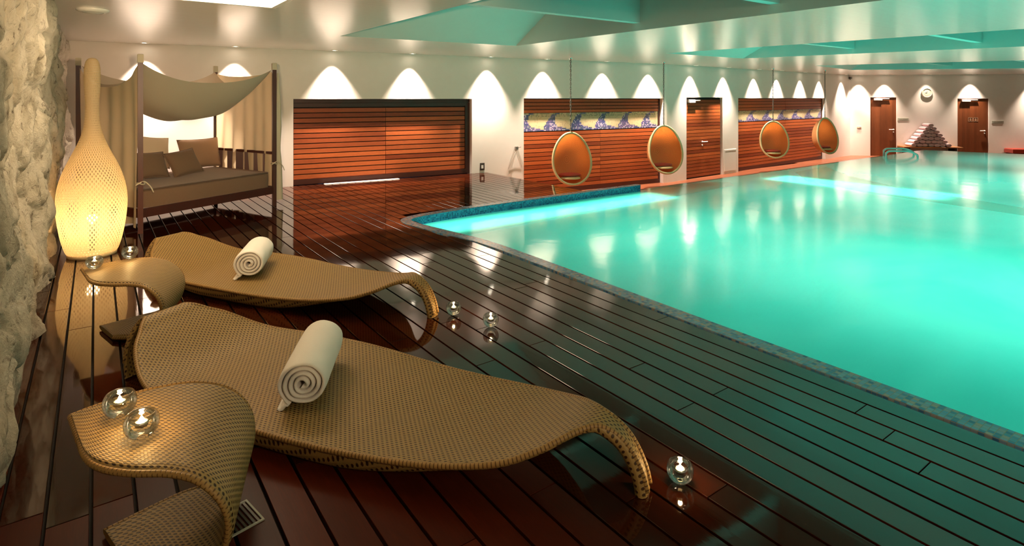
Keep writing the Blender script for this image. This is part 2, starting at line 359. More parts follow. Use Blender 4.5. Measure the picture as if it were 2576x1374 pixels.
    def lathe(s, prof, n=24, c=(0, 0, 0), mat=0, uv=False):
        k = len(prof)
        o = s.add([(c[0] + r * math.cos(2 * math.pi * j / n), c[1] + r * math.sin(2 * math.pi * j / n), c[2] + z) for r, z in prof for j in range(n)])
        acc = [0.0]
        for (r0, z0), (r1, z1) in zip(prof, prof[1:]): acc.append(acc[-1] + math.hypot(r1 - r0, z1 - z0))
        for i in range(k - 1):
            for j in range(n):
                f = (o + i * n + j, o + i * n + (j + 1) % n, o + (i + 1) * n + (j + 1) % n, o + (i + 1) * n + j)
                u = None
                if uv:
                    c0 = uv; u = [(j / n * c0, acc[i]), ((j + 1) / n * c0, acc[i]), ((j + 1) / n * c0, acc[i + 1]), (j / n * c0, acc[i + 1])]
                s.face(f, mat, u, 0.5, True)
    def xform(s, m, start=0):
        for i in range(start, len(s.v)): s.v[i] = tuple(m @ Vector(s.v[i]))
    def build(s, name, mats, parent=None, loc=(0, 0, 0), rot=(0, 0, 0), smooth=None, merge=False):
        me = bpy.data.meshes.new(name); me.from_pydata(s.v, [], s.f)
        for m in (mats if isinstance(mats, (list, tuple)) else [mats]): me.materials.append(m)
        me.polygons.foreach_set('material_index', s.mi)
        me.polygons.foreach_set('use_smooth', [smooth if smooth is not None else x for x in s.sm])
        if any(u is not None for u in s.uv):
            ul = me.uv_layers.new(name='UVMap'); flat = []
            for f, u in zip(s.f, s.uv): flat += (u if u is not None else [(0, 0)] * len(f))
            ul.data.foreach_set('uv', [c for p in flat for c in p])
        at = me.attributes.new('tone', 'FLOAT', 'FACE'); at.data.foreach_set('value', s.tone)
        me.update()
        if merge:
            bm = bmesh.new(); bm.from_mesh(me); bmesh.ops.remove_doubles(bm, verts=bm.verts, dist=1e-5)
            bmesh.ops.recalc_face_normals(bm, faces=bm.faces); bm.to_mesh(me); bm.free()
        o = bpy.data.objects.new(name, me); COL.objects.link(o); o.location = loc; o.rotation_euler = rot
        if parent: o.parent = parent
        return o

def tag(o, label=None, cat=None, group=None, kind=None):
    if label: o['label'] = label
    if cat: o['category'] = cat
    if group: o['group'] = group
    if kind: o['kind'] = kind
    return o
def thing(name, label, cat, loc=(0, 0, 0), rz=0.0, group=None):
    o = bpy.data.objects.new(name, None); COL.objects.link(o); o.location = loc; o.rotation_euler = (0, 0, rz)
    o.empty_display_size = 0.1
    return tag(o, label, cat, group)
def struct(o): o['kind'] = 'structure'; return o
def copy_tree(o, parent=None):
    c = o.copy(); COL.objects.link(c)
    if parent: c.parent = parent
    for ch in list(o.children): copy_tree(ch, c)
    return c
def catmull(P, n=8):
    P = [Vector(p) for p in P]; out = []
    for i in range(len(P) - 1):
        p0 = P[max(i - 1, 0)]; p1 = P[i]; p2 = P[i + 1]; p3 = P[min(i + 2, len(P) - 1)]
        for k in range(n):
            t = k / n
            out.append(0.5 * ((2 * p1) + (p2 - p0) * t + (2 * p0 - 5 * p1 + 4 * p2 - p3) * t * t + (3 * p1 - p0 - 3 * p2 + p3) * t ** 3))
    out.append(P[-1]); return out
def interp(T, x):
    if x <= T[0][0]: return T[0][1:]
    for a, b in zip(T, T[1:]):
        if x <= b[0]:
            t = (x - a[0]) / (b[0] - a[0]); return tuple(p + (q - p) * t for p, q in zip(a[1:], b[1:]))
    return T[-1][1:]
def sstep(a, b, x):
    t = min(1, max(0, (x - a) / (b - a))); return t * t * (3 - 2 * t)

# ------------------------------------------------------------------ the room: plan lines
CZ = 2.36; WZ = -0.58; PW = -0.10           # ceiling, lower walkway, water level
A0, A1 = Vector((-0.6, 10.6415)), Vector((11.5, 9.34))     # back wall, first run
B0, B1 = A1, Vector((22.4, 9.85))                            # back wall, second run
C0 = B1; CD = Vector((4.2, -4.15)).normalized(); C1 = C0 + CD * 17.0
def wallA(x): return A0.y + (x - A0.x) * (A1.y - A0.y) / (A1.x - A0.x)
def wallB(x): return B0.y + (x - B0.x) * (B1.y - B0.y) / (B1.x - B0.x)
def wallY(x): return wallA(x) if x < A1.x else wallB(x)

def wall_run(mb, p0, p1, zb, zt, openings, th=0.22):
    """vertical wall from p0 to p1; openings are (s0, s1, top) measured along it; room is on its right-hand side."""
    d = (p1 - p0).normalized(); Lw = (p1 - p0).length; n = Vector((-d.y, d.x)) * th
    def blk(s0, s1, z0, z1):
        a = p0 + d * s0; b = p0 + d * s1
        mb.hexa([(a.x, a.y, z0), (b.x, b.y, z0), (b.x + n.x, b.y + n.y, z0), (a.x + n.x, a.y + n.y, z0),
                 (a.x, a.y, z1), (b.x, b.y, z1), (b.x + n.x, b.y + n.y, z1), (a.x + n.x, a.y + n.y, z1)])
    s = 0
    for s0, s1, top in openings:
        blk(s, s0, zb, zt); blk(s0, s1, top, zt); s = s1
    blk(s, Lw, zb, zt)
dA = (A1 - A0).normalized(); dB = (B1 - B0).normalized()
def sA(x): return (x - A0.x) / dA.x
def sB(x): return (x - B0.x) / dB.x
mb = MB()
wall_run(mb, A0, A1, WZ, CZ + 0.02, [(sA(2.77), sA(6.165), 1.505), (sA(7.38), sA(11.37), 1.515)])
wall_run(mb, B0, B1 + dB * 0.1, WZ, CZ + 0.02, [(sB(12.31), sB(13.98), 1.54), (sB(14.78), sB(20.36), 1.52)])
struct(mb.build('wall_back', M['plaster']))
mb = MB()
wall_run(mb, C0, C1, WZ, CZ + 0.02, [(0.68, 1.56, 1.549), (3.55, 4.55, 1.506)])
struct(mb.build('wall_right', M['plaster']))
mb = MB(); mb.box((-0.9, -4.2, WZ), (36, -4.0, CZ + 0.02)); struct(mb.build('wall_front', M['plaster']))

# stone wall on the left: rough limestone, relief modelled in the mesh
mb = MB(); ys = []; y = -4.0
while y < 10.75:
    ys.append(y); y += 0.09 if y < 1.6 else (0.022 if y < 5 else 0.04)
zs = [i * 0.0245 for i in range(98)]
def stone_x(y, z):
    p = Vector((y * 0.9, z * 0.8, 1.7))
    n1 = noise.noise(Vector((y * 1.15, z * 1.5, 1.7))); n2 = noise.noise(Vector((y * 2.6, z * 3.2, 7.7)))
    fine = noise.fractal(Vector((y * 6, z * 7, 0.4)), 0.85, 2.1, 6)
    cell = noise.voronoi(Vector((y * 2.0 + n1, z * 2.1 + n2 * .4, 0.2)))[0]
    x = -0.345 + n1 * 0.115 + n2 * 0.065 + fine * 0.022 - max(0, 0.10 - (cell[1] - cell[0])) * 0.55
    return min(x, -0.165)
n0 = mb.add([(stone_x(y, z), y, z) for y in ys for z in zs]); nz_ = len(zs)
for i in range(len(ys) - 1):
    for j in range(nz_ - 1):
        a = n0 + i * nz_ + j; mb.face((a, a + nz_, a + nz_ + 1, a + 1), smooth=True)
struct(mb.build('wall_left', M['stone']))

# ceiling with three long coffers; every coffer is a trough with a sloped far end and cross baffles
coffers = [[(2.68, 7.68), (5.47, 7.46), (5.47, -3.2), (2.68, -3.2)],
           [(8.65, 7.06), (11.10, 7.02), (13.6, -2.6), (9.55, -2.6)],
           [(15.03, 7.47), (18.22, 8.0), (24.5, 1.0), (17.9, 1.0)]]
outer = [(-0.9, -4.2), (36.0, -4.2), (36.0, 11.2), (-0.9, 11.2)]
loops = [[Vector((x, y, 0)) for x, y in outer]] + [[Vector((x, y, 0)) for x, y in reversed(c)] for c in coffers]
flat = [v for l in loops for v in l]
mb = MB(); mb.add([(v.x, v.y, CZ) for v in flat])
for t in tessellate_polygon(loops): mb.face(t)
struct(mb.build('ceiling', M['ceiling'], merge=True))
for k, c in enumerate(coffers):
    mb = MB(); fl, fr_, nr, nl = [Vector((x, y, CZ)) for x, y in c]
    h = Vector((0, 0, 0.62)); dl = (nl - fl).normalized(); dr = (nr - fr_).normalized()
    tl = fl + dl * 1.1 + h; tr = fr_ + dr * 1.1 + h
    mb.quad(fl, fr_, tr, tl, 0)                                   # sloped far end
    n = mb.add((fl, tl, nl + h, nl)); mb.face((n, n + 1, n + 2, n + 3))
    n = mb.add((fr_, nr, nr + h, tr)); mb.face((n, n + 1, n + 2, n + 3))
    mb.quad(nl, nl + h, nr + h, nr, 0); mb.quad(tl, tr, nr + h, nl + h, 1)
    struct(mb.build('trim_%d' % (k + 1), [M['coffer'], M['skylight']]))
    yb = fr_.y - (2.5 if k == 0 else 1.9)
    while yb > nr.y + 0.3:
        def at(p, q, yy): t = (yy - p.y) / (q.y - p.y); return p + (q - p) * t
        a = at(fl, nl, yb + 0.02); b = at(fr_, nr, yb); w = Vector((0, -0.10, 0)); z0 = Vector((0, 0, 0.095)); z1 = Vector((0, 0, 0.60))
        mb = MB(); mb.hexa([a + w + z0, b + w + z0, b + z0, a + z0, a + w + z1, b + w + z1, b + z1, a + z1])
        struct(mb.build('trim_%d' % (k + 4), M['coffer'])); yb -= 1.8

# ------------------------------------------------------------------ floor: raised deck of long boards
PITCH = 0.1355; X0 = -0.013
rim_pts = [(3.25, -3.9), (3.25, 0.7), (3.25, 2.5), (3.27, 4.2), (3.25, 5.1), (3.14, 5.75), (3.045, 6.25), (3.04, 6.50), (3.11, 6.67), (3.33, 6.79), (3.7, 6.85), (4.4, 6.915), (5.5, 6.93), (6.7, 6.95), (7.66, 6.95)]
mb = MB(); nb = 0
k = -4
while True:
    x0 = X0 + k * PITCH + 0.006; x1 = X0 + (k + 1) * PITCH - 0.006; k += 1
    if x0 > 6.42: break
    if x1 < -0.50: continue
    xm = (x0 + x1) / 2; yend = wallA(xm) - 0.004
    spans = [(-3.9, yend)] if x1 < 3.10 else ([(-3.9, 5.55), (6.74, yend)] if xm < 3.26 else [(6.93, yend)])
    if 3.10 <= x1 and xm < 3.26 and x1 > 3.27: x1 = 3.26
    for ya, yb in spans:
        y = ya; L0 = random.uniform(0.6, 3.0)
        while y < yb - 0.01:
            y2 = min(y + L0, yb)
            if yb - y2 < 0.4: y2 = yb
            t = random.random(); dry = xm < 1.45 and y < 2.4 and ya < 0
            if dry and y2 > 2.2: y2 = random.uniform(2.55, 3.05) - .25 * xm
            z = [random.uniform(-0.00045, 0.00045) for _ in range(4)]
            mb.cbox((x0, y, -0.025), (x1, y2 - 0.004, 0.0), 0.0013, 2 if dry else 0, t, z)
            y = y2; L0 = random.uniform(1.9, 3.4)
mb.box((-0.6, -3.95, -0.06), (3.26, 10.6, -0.030), 1); mb.box((3.26, 6.93, -0.06), (6.50, 10.3, -0.030), 1)
mb.box((6.42, 6.97, WZ), (6.50, wallA(6.46) - 0.003, -0.003), 0, 0.3)                  # fascia of the step down
struct(mb.build('floor', [M['deck'], M['deck_under'], M['deck_dry']]))
# lower walkway behind the pool
mb = MB(); yy = 7.08
while yy < 10.2:
    for xa, xb in ((6.5, 10.2), (10.2, 14.1), (14.1, 18.4), (18.4, 25.5)):
        e = yy + 0.132
        if e > wallY(xa) or e > wallY(min(xb, 22.3)):
            if yy > max(wallY(xa), wallY(min(xb, 22.3))): continue
        mb.cbox((xa, yy, WZ - 0.03), (xb - 0.004, e, WZ), 0.003, 0, random.random())
    yy += 0.136
mb.box((6.5, 7.0, WZ - 0.06), (36, 11.0, WZ - 0.031), 0, 0.2); mb.box((21.2, -4.0, WZ - 0.06), (36, 7.0, WZ - 0.001), 0, 0.5)
struct(mb.build('floor_walkway', M['walk']))

# ------------------------------------------------------------------ pool
rim = catmull([Vector((x, y, 0)) for x, y in rim_pts], 6)
def offset(path, d):
    o = []
    for i, p in enumerate(path):
        t = (path[min(i + 1, len(path) - 1)] - path[max(i - 1, 0)]).normalized(); o.append(p + Vector((t.y, -t.x, 0)) * d)
    return o
CW = 0.135
inner = offset(rim, CW)
mb = MB(); acc = 0
sec = [(0, -0.02), (0, 0.004), (0.004, 0.008), (CW - 0.006, 0.008), (CW, 0.002), (CW, -0.30)]
offs = [offset(rim, o) for o, _ in sec]
for i in range(len(rim) - 1):
    l = (rim[i + 1] - rim[i]).length; vv = 0
    for j in range(len(sec) - 1):
        w = math.hypot(sec[j + 1][0] - sec[j][0], sec[j + 1][1] - sec[j][1])
        p = [offs[j][i] + Vector((0, 0, sec[j][1])), offs[j][i + 1] + Vector((0, 0, sec[j][1])), offs[j + 1][i + 1] + Vector((0, 0, sec[j + 1][1])), offs[j + 1][i] + Vector((0, 0, sec[j + 1][1]))]
        n = mb.add(p); mb.face((n, n + 1, n + 2, n + 3), 1 if j == len(sec) - 2 else 0, [(acc, vv), (acc + l, vv), (acc + l, vv + w), (acc, vv + w)])
        vv += w
    acc += l
# rounded free end of the raised rim, and its outer face towards the walkway
e0, e1 = rim[-1], inner[-1]; mid = (e0 + e1) / 2; arc = []
for q in range(9):
    a = math.pi / 2 - math.pi * q / 8
    arc.append(mid + Vector((math.cos(a) * CW / 2, math.sin(a) * CW / 2, 0)))
n = mb.add([p + Vector((0, 0, 0.008)) for p in arc]); mb.face(list(range(n + 8, n - 1, -1)), 0, [(p.x, p.y) for p in reversed(arc)])
for a, b in zip(arc, arc[1:]):
    mb.quad(a + Vector((0, 0, 0.008)), b + Vector((0, 0, 0.008)), b + Vector((0, 0, -0.3)), a + Vector((0, 0, -0.3)), 1, uv=[(a.y, 0), (b.y, 0), (b.y, .3), (a.y, .3)])
mb.quad((6.5, 6.953, 0.004), (7.66, 6.953, 0.004), (7.66, 6.953, WZ), (6.5, 6.953, WZ), 0, uv=[(0, 0), (1.1, 0), (1.1, .6), (0, .6)])
tag(struct(mb.build('trim_9', [M['coping'], M['pool_band']])), 'blue mosaic coping along the raised rim of the pool')
# basin walls, weir, floor, submerged ledges
PF = -1.45
mb = MB()
ring = [Vector((p.x, p.y, 0)) for p in inner] + [Vector((7.75, 6.90, 0)), Vector((20.95, 7.0, 0)), Vector((21.65, 4.8, 0)), Vector((24.2, -3.3, 0)), Vector((24.2, -3.95, 0)), Vector((3.385, -3.95, 0))]
for a, b in zip(ring, ring[1:] + ring[:1]):
    zt = -0.30 if (a.x < 7.7 and b.x < 7.76) else PW - 0.006
    if a.y < -3.5 and b.y < -3.5: zt = 0.0
    mb.quad((a.x, a.y, PF), (b.x, b.y, PF), (b.x, b.y, zt), (a.x, a.y, zt), 0)
n = mb.add([(p.x, p.y, PF) for p in ring]); mb.face(list(range(n, n + len(ring))), 0)
weir = [Vector((7.66, 6.90, 0)), Vector((20.95, 7.0, 0)), Vector((21.65, 4.8, 0)), Vector((24.2, -3.3, 0))]; wo = offset(weir, -0.10)
for i in range(3):
    a, b, c, d = weir[i], weir[i + 1], wo[i + 1], wo[i]; z = PW - 0.006
    mb.quad((a.x, a.y, z), (b.x, b.y, z), (c.x, c.y, z), (d.x, d.y, z), 2); mb.quad((d.x, d.y, z), (c.x, c.y, z), (c.x, c.y, WZ), (d.x, d.y, WZ), 2)
# pale bench ledge under the back rim
lb = [(3.38, 5.85), (7.6, 6.12), (9.6, 6.25), (9.6, 6.86), (7.7, 6.82), (3.6, 6.72), (3.22, 6.45), (3.2, 6.2)]
n = mb.add([(x, y, -0.32) for x, y in lb]); mb.face(list(range(n, n + len(lb))), 1)
mb.quad((3.38, 5.85, -0.32), (9.6, 6.25, -0.32), (9.6, 6.25, PF), (3.38, 5.85, PF), 0)
mb.quad((9.6, 6.25, -0.32), (9.6, 6.86, -0.32), (9.6, 6.86, PF), (9.6, 6.25, PF), 0)
struct(mb.build('trim_10', [M['basin'], M['ledge'], M['pool_band']])); 
# bright band over the shallow ledge and far light streak painted as paler water
glow1 = [(3.42, 5.84), (5.3, 5.97), (7.6, 6.12), (9.6, 6.25), (9.9, 6.55), (9.6, 6.80), (7.72, 6.79), (5.5, 6.775), (3.9, 6.705), (3.45, 6.64), (3.25, 6.45), (3.24, 6.25)]
glow2 = [(14.0, 6.7), (12.4, 6.6), (11.3, 5.75), (10.75, 4.5), (10.35, 2.3), (9.9, -1.5), (10.4, -1.5), (11.05, 2.3), (11.75, 4.3), (12.7, 5.6)]
wr = [Vector((p.x, p.y, 0)) for p in inner] + [Vector((7.72, 6.97, 0)), Vector((20.99, 7.08, 0)), Vector((21.74, 4.83, 0)), Vector((24.3, -3.3, 0)), Vector((24.2, -3.95, 0)), Vector((3.385, -3.95, 0))]
mb = MB(); mb.add([(p.x, p.y, PW) for p in wr])
for t in tessellate_polygon([wr]): mb.face(t)
for poly in (glow1, glow2):
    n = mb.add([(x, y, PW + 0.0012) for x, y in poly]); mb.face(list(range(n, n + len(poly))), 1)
wo_ = mb.build('pool_water', [M['water'], M['water_glow']], merge=False)
bm = bmesh.new(); bm.from_mesh(wo_.data)
for f in bm.faces:
    f.normal_update()
    if f.normal.z < 0: f.normal_flip()
bm.to_mesh(wo_.data); bm.free()
tag(struct(wo_), 'turquoise lit water filling the indoor pool')

# ------------------------------------------------------------------ slatted wall panels set into the back wall
def frame_pt(p0, d, n):
    """local (along, out, up) of a wall run -> Matrix; +x along the wall, -y into the room"""
    return Matrix(((d.x, -n.x * -1, 0, p0.x), (d.y, -n.y * -1, 0, p0.y), (0, 0, 1, 0), (0, 0, 0, 1)))
def wall_thing(name, label, cat, p0, d, s, z, group=None, out=0.0):
    """an Empty on a wall run at distance s; local +x runs along the wall, -y points into the room."""
    nrm = Vector((-d.y, d.x)); p = p0 + d * s - nrm * out
    return thing(name, label, cat, (p.x, p.y, z), math.atan2(d.y, d.x), group)
def slats(mb, x0, x1, z0, z1, pitch, gap, yf, th=0.022, vary=1.0):
    n = max(1, round((z1 - z0) / pitch)); pitch = (z1 - z0) / n
    for i in range(n):
        a = z0 + i * pitch; mb.box((x0, yf, a), (x1, yf + th, a + pitch - gap), 0, 0.5 + (random.random() - 0.5) * vary)

# first panel: two big slatted leaves in a dark surround, on the deck
s0, s1 = sA(2.77), sA(6.165); w = s1 - s0; REC = 0.12
t = wall_thing('slatted_panel', 'wide red-brown slatted wooden double panel on the deck, no mosaic strip', 'wall panel', A0, dA, s0, 0.0)
mb = MB(); mb.box((0.003, REC + 0.03, 0.0), (w - 0.003, REC + 0.05, 1.50)); mb.build('backing', M['shadow_gap'], t)
mb = MB(); mb.box((0.003, REC - 0.02, 1.36), (w - 0.003, REC + 0.03, 1.43), 0, .2); mb.box((0.003, REC - 0.02, 1.435), (w - 0.003, REC + 0.03, 1.503), 0, .3)
mb.box((0.003, REC - 0.02, 0.0), (w - 0.003, REC + 0.03, 0.09), 0, .1); mb.box((w - 0.10, REC - 0.02, 0.09), (w - 0.003, REC + 0.03, 1.36), 0, .2); mb.box((0.003, REC - 0.02, 0.09), (0.02, REC + 0.03, 1.36), 0, .2)
mb.build('surround', M['slat_dark'], t)
split = sA(4.43) - s0
for xa, xb in ((0.022, split - 0.004), (split + 0.004, w - 0.105)):
    mb = MB(); slats(mb, xa, xb, 0.095, 1.355, 0.092, 0.016, REC); mb.build('slatted_leaf', M['slat'], t)

def frieze(mb, w, h, period, phase, seed):
    """mosaic of curling blue-violet waves on a cream ground, one small tile per face; local x along, z up."""
    rnd = random.Random(seed); ts = 0.030; nx = int(w / ts); nz = int(h / ts) + 1; tz = h / nz
    for i in range(nx):
        for j in range(nz):
            x = (i + .5) * ts; z = (j + .5) / nz; u = ((x + phase) / period) % 1.0
            crest = 0.10 + 0.86 * math.exp(-((u - 0.30 - 0.05 * z) / 0.25) ** 2)
            crest = max(crest, 0.10 + 0.10 * math.sin(2 * math.pi * u))
            hole = ((u - 0.60) / 0.20) ** 2 + ((z - 0.58) / 0.36) ** 2 < 1
            curl = 0.8 < ((u - 0.54) / 0.22) ** 2 + ((z - 0.60) / 0.36) ** 2 < 1.35 and z > 0.62 and u < 0.60
            if curl: m = rnd.choice((2, 3, 5, 5))
            elif z < crest and not hole: m = rnd.choice((2, 2, 3, 3, 4, 5, 2, 4))
            elif z > 0.80: m = 6 if rnd.random() < 0.5 else 1
            else: m = 0 if rnd.random() < 0.8 else 1
            g = 0.0012
            a = mb.add([(x - ts / 2 + g, 0, z * h - tz / 2 + g), (x + ts / 2 - g, 0, z * h - tz / 2 + g), (x + ts / 2 - g, 0, z * h + tz / 2 - g), (x - ts / 2 + g, 0, z * h + tz / 2 - g)])
            mb.face((a, a + 1, a + 2, a + 3), m)
    a = mb.add([(0, .0015, 0), (nx * ts, .0015, 0), (nx * ts, .0015, h), (0, .0015, h)]); mb.face((a, a + 1, a + 2, a + 3), 6)
    for q in (0.0, nx * ts): mb.box((q - .001, 0.0, 0), (q + .001, 0.02, h), 6)
TESS = [M[k] for k in ('tess_cream', 'tess_sand', 'tess_blue', 'tess_violet', 'tess_pale', 'tess_slate', 'tess_olive')]
def mosaic_panel(label, p0, d, s0, s1, ztop, zf0, zf1, period, phase, seed):
    w = s1 - s0; t = wall_thing('slatted_panel', label, 'wall panel', p0, d, s0, WZ); H = ztop - WZ; f0 = zf0 - WZ; f1 = zf1 - WZ
    mb = MB(); mb.box((0.003, REC + 0.03, 0), (w - 0.003, REC + 0.05, H - 0.003)); mb.build('backing', M['shadow_gap'], t)
    mb = MB(); mb.box((0.003, REC - 0.01, 0), (w - 0.003, REC + 0.03, 0.10), 0, .2); mb.box((w - 0.05, REC - 0.01, .1), (w - 0.003, REC + 0.03, H - .003), 0, .1)
    mb.build('surround', M['slat_dark'], t)
    mid = w * 0.535
    for xa, xb in ((0.01, mid - 0.003), (mid + 0.003, w - 0.055)):
        mb = MB(); slats(mb, xa, xb, 0.105, f0 - 0.008, 0.092, 0.014, REC); slats(mb, xa, xb, f1 + 0.008, H - 0.005, 0.085, 0.014, REC)
        mb.build('slatted_leaf', M['slat'], t)
    mb = MB(); frieze(mb, w - 0.07, f1 - f0, period, phase, seed); mb.build('wave_mosaic', TESS, t, loc=(0.01, REC - 0.004, f0))
mosaic_panel('slatted wooden panel with blue wave mosaic, behind the two nearer hanging chairs', A0, dA, sA(7.38), sA(11.37), 1.515, 0.80, 1.19, 0.70, 0.12, 3)
mosaic_panel('slatted wooden panel with blue wave mosaic, behind the two farther hanging chairs', B0, dB, sB(14.78), sB(20.36), 1.52, 0.84, 1.15, 0.92, 0.3, 5)

# slatted door in the back wall
def closer(t, x, y, z, flip=1):
    mb = MB(); mb.cbox((x, y - 0.055, z - 0.075), (x + 0.27, y, z), 0.006); mb.build('door_closer', M['white_metal'], t)
    mb = MB(); mb.box((x + 0.27, y - 0.05, z - 0.028), (x + 0.50, y - 0.02, z - 0.006)); mb.build('closer_arm', M['white_metal'], t)
def lever(t, x, y, z, dirx=-1):
    mb = MB(); mb.tube([(x, y, z), (x, y - 0.05, z), (x + dirx * 0.02, y - 0.055, z), (x + dirx * 0.17, y - 0.055, z)], 0.013, 8)
    mb.lathe([(0.0, -0.008), (0.026, -0.008), (0.026, 0.0)], 14); 
    for i in range(len(mb.v) - 42, len(mb.v)):
        a = mb.v[i]; mb.v[i] = (x + a[0], y + a[2] - 0.001, z + a[1])
    o = mb.build('door_handle', M['white_metal'], t)
    mb = MB(); mb.tube([(x, y, z - 0.085), (x, y - 0.012, z - 0.085)], 0.022, 12); mb.build('lock', M['white_metal'], t)
t = wall_thing('door_1', None, None, B0, dB, sB(12.31), WZ); struct(t); w = sB(13.98) - sB(12.31); H = 1.54 - WZ
RD = 0.05
mb = MB(); mb.box((0.003, RD + 0.03, 0), (w - 0.003, RD + 0.05, H - .003)); mb.build('backing', M['shadow_gap'], t)
mb = MB(); slats(mb, 0.03, w - 0.03, 0.03, H - 0.05, 0.088, 0.012, RD); mb.build('slatted_leaf', M['slat'], t)
closer(t, 0.12, RD - 0.002, H - 0.06); lever(t, w * 0.46, RD - 0.002, 0.94, 1)

# two plain walnut doors in the right wall
def plain_door(n, s0, s1, ztop, sign):
    w = s1 - s0; t = wall_thing('door_%d' % n, None, None, C0, CD, s0, WZ); struct(t); H = ztop - WZ
    mb = MB(); x = 0.004
    while x < w - 0.01:
        e = min(x + random.uniform(0.05, 0.12), w - 0.004); mb.box((x, 0.03, 0), (e, 0.075, H - 0.004), 0, random.random()); x = e
    mb.build('door_leaf', M['door'], t)
    closer(t, w * 0.14, 0.028, H - 0.03); lever(t, w * 0.80 + 0.08, 0.028, 0.94 if sign else 0.96, -1)
    if sign:
        mb = MB()
        for q in (0, 0.17):
            x0 = w * 0.36 + q; z0 = 1.27
            for a, b in (((x0, z0), (x0 + .14, z0 + .008)), ((x0, z0 + .132), (x0 + .14, z0 + .14)), ((x0, z0), (x0 + .008, z0 + .14)), ((x0 + .132, z0), (x0 + .14, z0 + .14))):
                mb.box((a[0], 0.024, a[1]), (b[0], 0.031, b[1]))
            mb.box((x0 + .058, 0.024, z0 + .03), (x0 + .082, 0.031, z0 + .085)); mb.box((x0 + .060, 0.024, z0 + .092), (x0 + .080, 0.031, z0 + .112))
        mb.build('pictogram_sign', M['sign_light'], t)
plain_door(2, 0.68, 1.56, 1.549, False); plain_door(3, 3.55, 4.55, 1.506, True)
def sR(x): return (x - C0.x) / CD.x
def plate(label, s, z, w):
    t = wall_thing('wall_sign', label, 'sign', C0, CD, s, z)
    mb = MB(); mb.cbox((0, -0.012, -0.05), (w, -0.001, 0.05), 0.003); mb.build('plate', M['grey_plate'], t)
    mb = MB(); x = 0.04; r = random.Random(int(s * 100))
    while x < w - 0.05:
        q = r.uniform(.012, .03); mb.box((x, -0.0155, -0.018), (x + q, -0.0125, 0.018)); x += q + 0.010
    mb.build('lettering', M['sign_mark'], t)
plate('narrow grey sign plate beside the walnut door near the room corner', sR(23.53), 0.757, 0.36)
plate('narrow grey sign plate beside the walnut door with pictograms', sR(25.70), 0.677, 0.38)

# clock
t = wall_thing('wall_clock', 'round pale wall clock above the pyramid of towels', 'clock', C0, CD, sR(24.21), 1.71)
def disc(mb, prof, n=32):
    k = len(mb.v); mb.lathe(prof, n)
    for i in range(k, len(mb.v)): a = mb.v[i]; mb.v[i] = (a[0], -a[2], a[1])
mb = MB(); disc(mb, [(0.12, 0.0), (0.175, 0.004), (0.175, 0.03), (0.165, 0.045), (0.150, 0.042), (0.140, 0.03)]); mb.build('rim', M['cap_white'], t)
mb = MB(); disc(mb, [(0.14, 0.025), (0.08, 0.026), (0.0, 0.026)]); mb.build('face', M['grey_plate'], t)
mb = MB(); mb.box((-.004, -.032, -.005), (.004, -.028, .085)); mb.box((-.06, -.032, -.004), (.005, -.028, .004)); mb.build('hands', M['dark_plastic'], t)

# small fittings on the walls
t = wall_thing('wall_socket', 'small dark-edged wall socket low on the pillar by the deck', 'socket', A0, dA, sA(6.395), 0.125)
mb = MB(); mb.cbox((-.05, -.012, -.075), (.05, -.001, .075), .004); mb.build('back_plate', M['dark_plastic'], t)
mb = MB(); mb.box((-.026, -.016, -.04), (.022, -.0125, .03)); mb.build('insert', M['white_metal'], t)
t = wall_thing('rope_hook', 'small metal wall hook with two thin cords, left of a mosaic panel', 'hook', A0, dA, sA(7.20), 0.47)
mb = MB(); mb.box((-.04, -.05, -.03), (.02, -.001, .03)); mb.tube([(.0, -.04, .01), (.08, -.05, .02)], .008, 8); mb.build('bracket', M['chain'], t)
for ex, ez in ((-.20, -.43), (.13, -.42)):
    mb = MB(); mb.tube([(0, -.035, -.02), (ex * .5, -.02, ez * .5), (ex, -.006, ez)], .0025, 6); mb.build('cord', M['grey_plate'], t)
t = wall_thing('access_hatch', 'flush white access hatch on the pillar right of the slatted door', 'hatch', B0, dB, sB(14.06), -0.5)
mb = MB(); mb.cbox((0, -.012, 0), (.6, -.001, .60), .006); mb.build('hatch_cover', M['white_metal'], t)
mb = MB(); mb.box((0.03, -.016, .56), (.57, -.0125, .572)); mb.build('hatch_lip', M['white_metal'], t)
t = wall_thing('wall_switch', 'tiny white control switch on the wall left of the corner door', 'switch', C0, CD, 0.30, 0.46)
mb = MB(); mb.cbox((-.07, -.02, -.03), (.07, -.001, .03), .004); mb.build('cover', M['cap_white'], t)
mb = MB(); mb.box((.005, -.026, -.018), (.05, -.0205, .018)); mb.build('button', M['grey_plate'], t)
t = thing('corner_sensor', 'tiny dark sensor high in the far room corner', 'sensor', (22.27, 9.80, 2.255))
mb = MB(); mb.box((-.05, -.05, -.04), (.05, .02, .04)); mb.build('housing', M['dark_plastic'], t)
mb = MB(); mb.lathe([(0.0, -.065), (.02, -.06), (.03, -.041)], 12); mb.build('lens', M['skylight'], t)

# pale strip vent lying in the deck in front of the first panel
def ap(x, out, z=0): p = Vector((x, wallA(x))) - Vector((-dA.y, dA.x)) * out; return (p.x, p.y, z)
t = thing('floor_vent', 'pale strip floor vent at the foot of the wide slatted panel', 'vent', ap(3.95, 0.06), math.atan2(dA.y, dA.x))
mb = MB(); mb.cbox((-.68, -.045, .0), (.68, .045, .010), .003); mb.build('vent_frame', M['strip_white'], t)
mb = MB()
for i in range(44): mb.box((-.66 + i * .03, -.03, .0102), (-.642 + i * .03, .03, .013))
mb.build('vent_slats', M['strip_white'], t)

